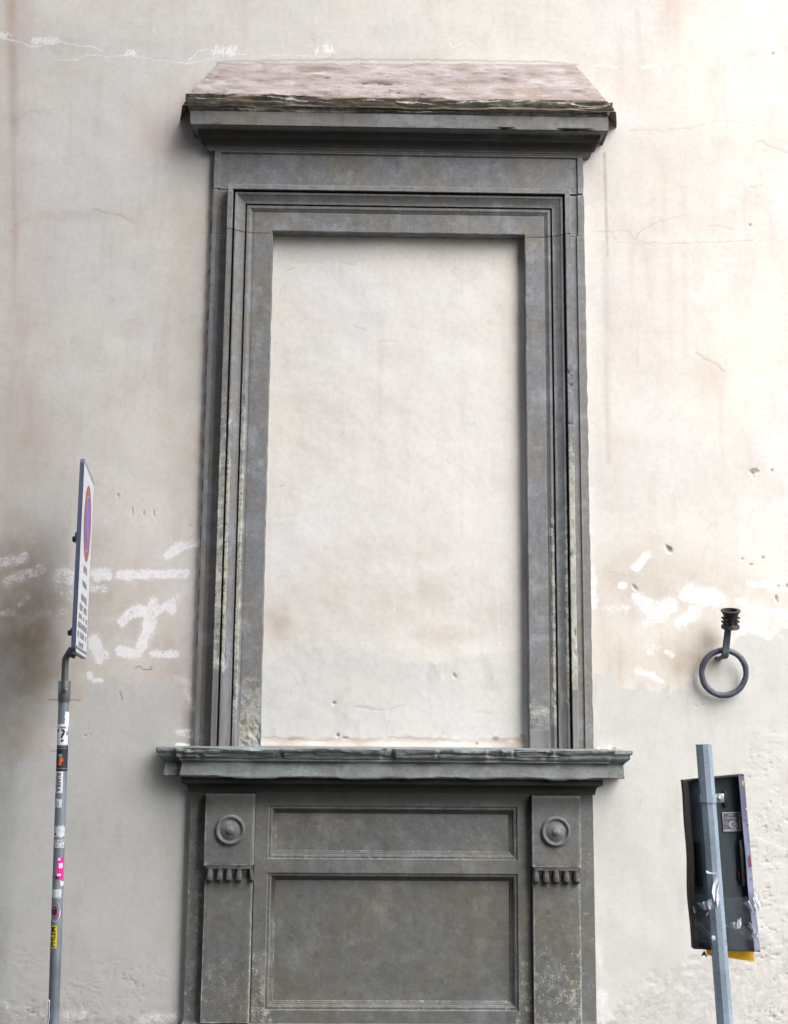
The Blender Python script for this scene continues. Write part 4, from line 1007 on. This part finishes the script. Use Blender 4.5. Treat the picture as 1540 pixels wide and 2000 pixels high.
# ------------------------------------------------------------------ iron torch holder with ring
ib = from_pixel(1412, 1290, 0); ir = thing('iron_torch_holder', 'wrought iron torch holder with hanging ring on the right of the wall', 'torch holder', (ib.x, 0, ib.z))
b0 = from_pixel(1417, 1284, .11); b1 = from_pixel(1423.5, 1222, .15)
def bar(name, pts, w, th, mat, par):
    V = []; F = []
    for i, p in enumerate(pts):
        p = np.array(p); t_ = np.array(pts[min(i+1, len(pts)-1)])-np.array(pts[max(i-1, 0)]); t_ /= np.linalg.norm(t_)
        sx_ = np.array([1.0, 0, 0]); sx_ -= t_*(sx_@t_); sx_ /= np.linalg.norm(sx_); ny = np.cross(t_, sx_)
        ww = w[i] if hasattr(w, '__len__') else w
        for a, b in ((-1, -.6), (-.8, -1), (.8, -1), (1, -.6), (1, .6), (.8, 1), (-.8, 1), (-1, .6)): V.append(p+sx_*a*ww/2+ny*b*th/2)
    for i in range(len(pts)-1):
        for k in range(8): F.append((i*8+k, i*8+(k+1) % 8, (i+1)*8+(k+1) % 8, (i+1)*8+k))
    F += [tuple(range(8))[::-1], tuple((len(pts)-1)*8+k for k in range(8))]
    return mesh(name, V, F, mat, par, 30)
arm_pts = [(b0.x-.006, .03, b0.z+.004), (b0.x-.003, -.04, b0.z), (b0.x, -.09, b0.z+.004), (b0.x, -.112, b0.z+.02), ((b0.x*.6+b1.x*.4), -.120, b0.z*.6+b1.z*.4), (b1.x, -.150, b1.z+.01)]
bar('bracket_arm', smooth_path(arm_pts, 6), [.040]*14+list(np.linspace(.040, .033, 17)), .016, M_iron, ir)
# hook pinch where the ring passes
rc = from_pixel(1416, 1314, .075); RRg = .1185
V, F = [], []
tilt = math.radians(9)
for i in range(64):
    a = 2*math.pi*i/64
    cx_, cz_ = rc.x+RRg*math.cos(a), rc.z+RRg*math.sin(a)
    cy_ = -.058-(RRg*math.sin(a))*math.tan(tilt)
    radial = np.array([math.cos(a), -math.sin(a)*math.tan(tilt), math.sin(a)]); radial /= np.linalg.norm(radial)
    nrm = np.array([0, -1.0, -math.tan(tilt)]); nrm /= np.linalg.norm(nrm)
    for k in range(14):
        b_ = 2*math.pi*k/14; V.append(np.array([cx_, cy_, cz_])+radial*.0158*math.cos(b_)+nrm*.0135*math.sin(b_))
for i in range(64):
    for k in range(14): F.append((i*14+k, i*14+(k+1) % 14, ((i+1) % 64)*14+(k+1) % 14, ((i+1) % 64)*14+k))
V = np.array(V); V += rough_disp(V, .0022, (35, 35, 35), 4); mesh('ring', V, F, M_iron, ir, 60)
# cup, leaning out with the arm
cupM = Matrix.Translation((b1.x+.008, -.155, b1.z)) @ Matrix.Rotation(math.radians(20), 4, 'X') @ Matrix.Rotation(math.radians(-3), 4, 'Y') @ Matrix.Scale(1.02, 4)
def add_lathe(name, prof, mat, par, n=36):
    V, F = lathe(prof, (0, 0, 0), n); V = [tuple(cupM @ Vector(v_)) for v_ in V]; return mesh(name, V, F, mat, par, 40)
cup = add_lathe('torch_cup', [(.030, -.012), (.047, -.010), (.046, .000), (.039, .006), (.036, .020), (.036, .050), (.039, .060), (.043, .070), (.050, .076), (.050, .082), (.034, .084), (.032, .076), (.031, .020), (.0, .018)], M_iron_dark, ir)
add_lathe('lower_collar', [(.034, -.016), (.046, -.013), (.0475, -.006), (.041, .004), (.036, .006)], M_iron, cup)
for i in range(10):
    a = 2*math.pi*i/10+.2
    for hh in (.020, .040):
        p_ = cupM @ Vector((.038*math.cos(a), .038*math.sin(a), hh+(i % 2)*.003)); q_ = cupM @ Vector((.047*math.cos(a), .047*math.sin(a), hh+(i % 2)*.003))
        V, F = tube([tuple(p_), tuple((p_+q_)/2), tuple(q_)], [.005, .0052, .0036], 8); mesh('stud', V, F, M_iron_dark, cup, 50)

# ------------------------------------------------------------------ leaning post with the back of a tray sign
pf = from_pixel(1417, 2003, 1.3); pt_ = from_pixel(1375, 1454, 1.3)
dirp = (pt_-pf).normalized(); foot = pf-dirp*(pf.z/dirp.z); foot.z = 0
rs = thing('temporary_sign', 'leaning blue grey post with the dark taped back of a sheet metal sign', 'sign', tuple(foot))
def ppt(t_): return np.array(foot)+(np.array(pt_)-np.array(foot))*t_
V, F = [], []
prof8 = [(-.031, -.012), (-.012, -.029), (.010, -.031), (.029, -.016), (.031, .012), (.013, .030), (-.012, .030), (-.031, .013)]
prof8 = [(x*1.0, y) for x, y in prof8]
nl = 20
for i in range(nl+1):
    c_ = ppt(i/nl)
    for x, y in prof8: V.append(c_+np.array([x, y, 0]))
for i in range(nl):
    for k in range(8): F.append((i*8+k, i*8+(k+1) % 8, (i+1)*8+(k+1) % 8, (i+1)*8+k))
# open top with wall thickness
for x, y in prof8: V.append(ppt(1)+np.array([x*.88, y*.88, 0]))
for x, y in prof8: V.append(ppt(.97)+np.array([x*.88, y*.88, 0]))
b_ = (nl+1)*8
for k in range(8): F.append((nl*8+k, nl*8+(k+1) % 8, b_+(k+1) % 8, b_+k)); F.append((b_+k, b_+(k+1) % 8, b_+8+(k+1) % 8, b_+8+k))
F.append(tuple(b_+8+k for k in range(8)))
post = mesh('post', V, F, M_post, rs, 22)
# tray frame: origin at centre, a = right, b = up, c = towards the street
q = [np.array(from_pixel(uu, vv, 1.225)) for uu, vv in ((1351, 1850), (1480, 1856), (1447, 1511), (1329, 1523))]
TO = sum(q)/4; ta = (q[1]-q[0])+(q[2]-q[3]); ta /= np.linalg.norm(ta); tb = (q[3]-q[0])+(q[2]-q[1]); tb -= ta*(tb@ta); tb /= np.linalg.norm(tb); tc = -np.cross(ta, tb); tc = tc if tc[1] < 0 else -tc
TW, TH = .5*(np.linalg.norm(q[1]-q[0])+np.linalg.norm(q[2]-q[3])), .5*(np.linalg.norm(q[3]-q[0])+np.linalg.norm(q[2]-q[1]))
# yaw the tray a little so its right lip opens to the street
yw = math.radians(6); ta2 = ta*math.cos(yw)-tc*math.sin(yw)*0; 
MT = Matrix([[ta[0], -tc[0], tb[0], TO[0]], [ta[1], -tc[1], tb[1], TO[1]], [ta[2], -tc[2], tb[2], TO[2]], [0, 0, 0, 1]])   # local x=a, y=away, z=b
print('tray', TW, TH)
w2, h2 = TW/2, TH/2
QL = [np.array([(k-TO)@ta, 0, (k-TO)@tb]) for k in q]
def tray_xf(vs_):
    o = []
    for x, y, z in vs_:
        bend = .005*math.sin(z*9)+.003*math.sin(z*21+1)
        fx, fz = x/TW+.5, z/TH+.5
        p_ = QL[0]*(1-fx)*(1-fz)+QL[1]*fx*(1-fz)+QL[2]*fx*fz+QL[3]*(1-fx)*fz
        o.append(tuple(MT @ Vector((p_[0]+bend*(.7 if fx < .3 else .25), y+.006*math.sin(x*14+z*5), p_[2]))))
    return o
# back sheet
nx, nz = 16, 40
XX, ZZ = np.meshgrid(np.linspace(-w2, w2, nx), np.linspace(-h2, h2, nz)); V = [(x, 0, z) for x, z in zip(XX.ravel(), ZZ.ravel())]
tray = mesh('sign_back', tray_xf(V), gridfaces(nz, nx), M_tray, rs, 60)
DL = .040
def lip(name, path, mat, w_in=.011):
    V = []; F = []
    for (x, z, ix, iz) in path:
        V += [(x, .001, z), (x, -DL, z), (x+ix*w_in, -DL-.001, z+iz*w_in), (x+ix*w_in, -DL+.004, z+iz*w_in)]
    for i in range(len(path)-1):
        for k in range(3): F.append((i*4+k, (i+1)*4+k, (i+1)*4+k+1, i*4+k+1))
    return mesh(name, tray_xf(V), F, mat, tray, 20)
zz = np.linspace(-h2, h2, 40)
lip('left_rim', [(-w2, z, 1, 0) for z in zz], M_black, .022); lip('right_rim', [(w2, z, -1, 0) for z in zz], M_trayrim, .024)  # left lip black with its shade included, right lip in a lit tone
lip('top_rim', [(x, h2, 0, -1) for x in np.linspace(-w2, w2, 14)], M_black, .006); lip('bottom_rim', [(x, -h2, 0, 1) for x in np.linspace(-w2, w2, 14)], M_tray, .006)
# slotted rails on the back
px_m = 5.25/FPX
def tl(uu, vv, y=0):
    p = np.array(from_pixel(uu, vv, 1.225)); w = p-TO; return (w@ta, y, w@tb)
def tbox(name, u0, u1, v0, v1, y0, y1, mat, par, bev=.001):
    c_ = tl((u0+u1)/2, (v0+v1)/2); hw, hh = (u1-u0)/2*px_m, (v1-v0)/2*px_m
    bm = bmesh.new(); bm_box(bm, c_[0]-hw, c_[0]+hw, y0, y1, c_[2]-hh, c_[2]+hh, bev, MT); return bm_obj(name, bm, mat, par)
for (uc, v0) in ((1363.5, 1645), (1449, 1642)):
    r1 = tbox('slotted_rail', uc-4, uc+6, v0, v0+84, -.020, .0, M_tray, rs, .0015)
    tbox('rail_groove', uc-4.6, uc+1.5, v0+2, v0+81, -.0225, -.010, M_black, r1, .0005)
    for (a, b) in ((10, 30), (42, 52), (60, 78)): tbox('lug', uc-7.5, uc-4, v0+a, v0+b, -.010, 0, M_black, r1, .0008)
# clamp round the post
cc = np.array(from_pixel(1379, 1560, 1.34)); tcl = (cc[2])/pt_.z
cpt = ppt(cc[2]/pt_.z)
bm = bmesh.new()
ring_in = [(x*1.08, y*1.08) for x, y in prof8]; ring_out = [(x*1.16, y*1.16) for x, y in prof8]
vv_ = []
for z_ in (-.017, .017):
    for rgn in (ring_in, ring_out): vv_.append([bm.verts.new((cpt[0]+x, cpt[1]+y, cpt[2]+z_)) for x, y in rgn])
for k in range(8):
    j = (k+1) % 8
    bm.faces.new([vv_[1][k], vv_[1][j], vv_[3][j], vv_[3][k]]); bm.faces.new([vv_[2][k], vv_[2][j], vv_[3][j], vv_[3][k]]); bm.faces.new([vv_[0][k], vv_[0][j], vv_[1][j], vv_[1][k]])
clamp = bm_obj('clamp', bm, M_post, rs, 30)
bm = bmesh.new(); bm_box(bm, cpt[0]+.030, cpt[0]+.066, cpt[1]-.012, cpt[1]-.006, cpt[2]-.017, cpt[2]+.019, .001); bm_box(bm, cpt[0]+.060, cpt[0]+.066, cpt[1]-.006, cpt[1]+.06, cpt[2]-.017, cpt[2]+.019, .001)
ear_ = bm_obj('clamp_ear', bm, M_clamp, clamp)
V, F = tube([(cpt[0]+.044, cpt[1]-.010, cpt[2]+.001), (cpt[0]+.044, cpt[1]-.022, cpt[2]+.001), (cpt[0]+.045, cpt[1]-.026, cpt[2]+.001)], [.0085, .0085, .004], 6); mesh('bolt', V, F, M_bolt, clamp, 20)
tbox('strap_slot', 1413, 1420, 1545, 1575, -.006, .0, M_black, rs, .0008)
# maker's label
lab = tbox('maker_label', 1412, 1447, 1587, 1623, -.0016, -.0002, M_labelw, rs, .0003); 
tbox('label_field', 1413.2, 1443.6, 1588.2, 1601.2, -.0022, -.0016, M_labelp, lab, 0); tbox('label_field', 1413.2, 1443.6, 1602.2, 1618.5, -.0022, -.0016, M_labelp, lab, 0)
def tray_text(body, uc, vc, size, mat, sx=1):
    V, F = text_geo(body, size); c_ = tl(uc, vc)
    mesh('lettering', [tuple(MT @ Vector((c_[0]+x*sx, -.0030, c_[2]+y))) for x, y, _ in V], F, mat, lab, 0)
tray_text('BPS', 1427.5, 1592, .015, M_labelw, .9); tray_text('CE', 1418, 1608, .017, M_labelw, .85)
V = []; c_ = tl(1434, 1609.5)
for a in np.linspace(math.radians(60), math.radians(350), 22):
    tk = .0045*math.sin((a-math.radians(60))/math.radians(290)*math.pi)+.0006
    for r in (1-tk/.02, 1+tk/.02): V.append(tuple(MT @ Vector((c_[0]+.019*r*math.cos(a), -.0030, c_[2]+.014*r*math.sin(a)))))
mesh('swoosh_logo', V, [(2*i, 2*i+1, 2*i+3, 2*i+2) for i in range(21)], M_labelw, lab, 0)
# scribbled scripts inside the logo and small rows, unreadable
V, F = [], []
for (u0, u1, vc, h_) in ((1417, 1438, 1597.5, 2.2), (1429, 1440, 1607, 2.6), (1430, 1440, 1611, 2.6), (1416, 1421, 1615, 1.2), (1414, 1424, 1620.6, 1.2), (1426, 1444, 1620.6, 1.2)):
    uu = u0
    while uu < u1:
        w_ = random.uniform(.8, 1.8); a = tl(uu, vc+h_/2); b = tl(uu+w_, vc-h_/2); k = len(V)
        V += [tuple(MT @ Vector(p)) for p in ((a[0], -.0031, a[2]), (b[0], -.0031, a[2]), (b[0], -.0031, b[2]), (a[0], -.0031, b[2]))]; F.append((k, k+1, k+2, k+3)); uu += w_+.6
mesh('small_print', V, F, M_labelw, lab, 0)
# paint scars on the right rim
for (uu, v0, v1, mt) in ((1444.5, 1524, 1532, M_yel), (1451, 1577, 1580, M_paper2), (1459, 1668, 1690, M_dkred), (1456, 1606, 1610, M_paper2)):
    tbox('paint_scar', uu, uu+2.2, v0, v1, -DL-.0022, -DL-.0005, mt, rs, .0003)
# clear tape wound round the foot of the sign
def tape(name, pts_l, pts_r, y, bow=.02, n=24, seed=0, mat=M_tape):
    V = []; rs_ = np.random.RandomState(seed)
    for i in range(n+1):
        f_ = i/n
        for j in range(5):
            g = j/4
            a = np.array(pts_l[0])*(1-g)+np.array(pts_l[1])*g; b = np.array(pts_r[0])*(1-g)+np.array(pts_r[1])*g
            uv = a*(1-f_)+b*f_
            c_ = tl(uv[0], uv[1])
            yy = y-bow*math.sin(math.pi*f_)+rs_.uniform(-1, 1)*.0035+.006*math.sin(f_*22+g*3)
            V.append(tuple(MT @ Vector((c_[0], yy, c_[2]))))
    return mesh(name, V, gridfaces(n+1, 5), mat, rs, 60)
tape('tape', ((1348, 1742), (1350, 1800)), ((1478, 1745), (1480, 1795)), -.046, .075, seed=1); tape('tape', ((1350, 1795), (1351, 1832)), ((1480, 1800), (1481, 1850)), -.050, .075, seed=2)
tape('tape', ((1352, 1790), (1352, 1806)), ((1398, 1832), (1396, 1846)), -.060, .06, seed=3)
tape('tape', ((1400, 1782), (1402, 1798)), ((1478, 1826), (1480, 1846)), -.065, .05, seed=4)
t = NT('crumpled_film', rough=.10, spec=1.0); t.b.inputs['Alpha'].default_value = .7; t.col((.62, .68, .74)); M_film = t.m
tape('crumpled_tape', ((1352, 1758), (1366, 1772)), ((1386, 1744), (1384, 1764)), -.075, .03, n=12, seed=5, mat=M_film)
tape('crumpled_tape', ((1446, 1760), (1462, 1776)), ((1474, 1738), (1478, 1770)), -.050, .02, n=10, seed=6, mat=M_film)
tape('crumpled_tape', ((1418, 1798), (1424, 1808)), ((1440, 1788), (1440, 1806)), -.055, .02, n=10, seed=7, mat=M_film)
tape('crumpled_tape', ((1452, 1800), (1456, 1806)), ((1474, 1818), (1476, 1832)), -.050, .015, n=10, seed=8, mat=M_film)
# highlights on the tape painted as pale strips, then torn white paper on the post
def glint(pts, wd, y, mat=M_paper):
    V = []; F = []
    for i, (uu, vv) in enumerate(pts):
        c_ = tl(uu, vv); V += [tuple(MT @ Vector((c_[0]-wd, y-.002*i, c_[2]))), tuple(MT @ Vector((c_[0]+wd, y-.002*i-.002, c_[2])))]
    for i in range(len(pts)-1): F.append((2*i, 2*i+1, 2*i+3, 2*i+2))
    mesh('tape_glint', V, F, mat, rs, 60)
for pts, wd, y in [([(1464, 1750), (1462, 1766), (1461, 1778)], .0016, -.062), ([(1471, 1752), (1473, 1768), (1471, 1776)], .0026, -.062), ([(1374, 1764), (1380, 1762), (1386, 1755)], .0022, -.085),
                   ([(1369, 1782), (1373, 1774), (1378, 1778)], .0018, -.085), ([(1347, 1766), (1349, 1772), (1350, 1778)], .0016, -.055), ([(1403, 1797), (1414, 1804), (1426, 1808), (1436, 1806)], .0022, -.070),
                   ([(1432, 1789), (1436, 1796), (1431, 1806)], .0024, -.070), ([(1455, 1797), (1464, 1808), (1472, 1820)], .0030, -.060), ([(1460, 1822), (1468, 1832), (1473, 1844)], .0026, -.060), ([(1352, 1795), (1366, 1806), (1384, 1824)], .0010, -.075), ([(1388, 1774), (1397, 1776)], .0020, -.10)]:
    glint(pts, wd, y, M_film)
def scrap(pts, off, mat, name, par, curl=.01):
    V = []
    for i, (uu, vv) in enumerate(pts): p = np.array(from_pixel(uu, vv, off+curl*math.sin(i*1.7))); V.append(p)
    c_ = sum(V)/len(V)+np.array([0, -.004, 0]); V.append(c_); n = len(pts)
    mesh(name, V, [(i, (i+1) % n, n) for i in range(n)], mat, par, 60)
scrap([(1401, 1708), (1405, 1716), (1398, 1732), (1397, 1748), (1396, 1762), (1391, 1742), (1393, 1726), (1397, 1715)], 1.345, M_paper, 'torn_paper', rs)
scrap([(1405, 1722), (1405, 1742), (1406, 1756), (1402, 1775), (1399, 1755), (1402, 1738)], 1.34, M_paper, 'torn_paper', rs)
scrap([(1379, 1700), (1390, 1704), (1409, 1706), (1400, 1709), (1386, 1707), (1381, 1706)], 1.342, M_paper2, 'torn_paper', rs, .004)
scrap([(1369, 1868), (1376, 1856), (1382, 1868), (1380, 1870), (1374, 1862)], 1.25, M_trayrim, 'bent_flange', rs, .003)
scrap([(1391, 1827), (1397, 1828), (1398, 1835), (1393, 1838), (1390, 1833)], 1.345, M_paper2, 'torn_paper', rs, .003)
# yellow plastic strip below
V = []; ys = [((1379, 1851), (1381, 1865)), ((1395, 1852), (1396, 1868)), ((1424, 1853), (1424, 1871)), ((1450, 1854), (1449, 1875)), ((1472, 1857), (1474, 1878))]
for a, b in ys: V += [np.array(from_pixel(*a, 1.20)), np.array(from_pixel(*b, 1.205))]
bm = bmesh.new(); vsl = [bm.verts.new(tuple(p)) for p in V]
for i in range(4): bm.faces.new([vsl[2*i], vsl[2*i+1], vsl[2*i+3], vsl[2*i+2]])
bmesh.ops.solidify(bm, geom=bm.faces[:], thickness=.003)
bm_obj('yellow_strip', bm, M_yellow, rs, 60)

# ------------------------------------------------------------------ street and the unseen house added across it
def sbox(name, b, mat, kind=None, par=None, bev=0):
    bm = bmesh.new(); bm_box(bm, *b, bev); o = bm_obj(name, bm, mat, par, 30)
    if kind: o['kind'] = kind
    return o
sbox('ground', (-40, 40, -40, .5, -.5, -.004), M_ground, 'structure')
op = thing('house', 'ochre plastered house across the street, unseen behind the viewpoint, added to block sky and sun', 'house', (-6, -7.9, 0))
def opp_wall():
    bm = bmesh.new(); bm_box(bm, -22, 3.8, -17, -7.9, -.3, 17.5); bm_box(bm, -22.3, 4.1, -17.3, -7.4, 17.502, 17.8, .03)  # unseen mass; edge and height set to dim the wall's left side
    return bm_obj('blocker_house_wall', bm, M_opp, op, 30)
opp_wall()
for fx in range(5):
    for fz, hh in ((1.2, 2.0), (5.0, 2.2), (8.6, 2.0)):
        x = -17+fx*4.4
        bm = bmesh.new(); bm_box(bm, x-.7, x+.7, -7.92, -7.86, fz-.1, fz+hh+.1, .01); w_ = bm_obj('window', bm, M_opp, op, 30)
        bm = bmesh.new(); bm_box(bm, x-.55, x+.55, -7.858, -7.84, fz, fz+hh, .005); bm_obj('pane', bm, M_glass, w_, 30)
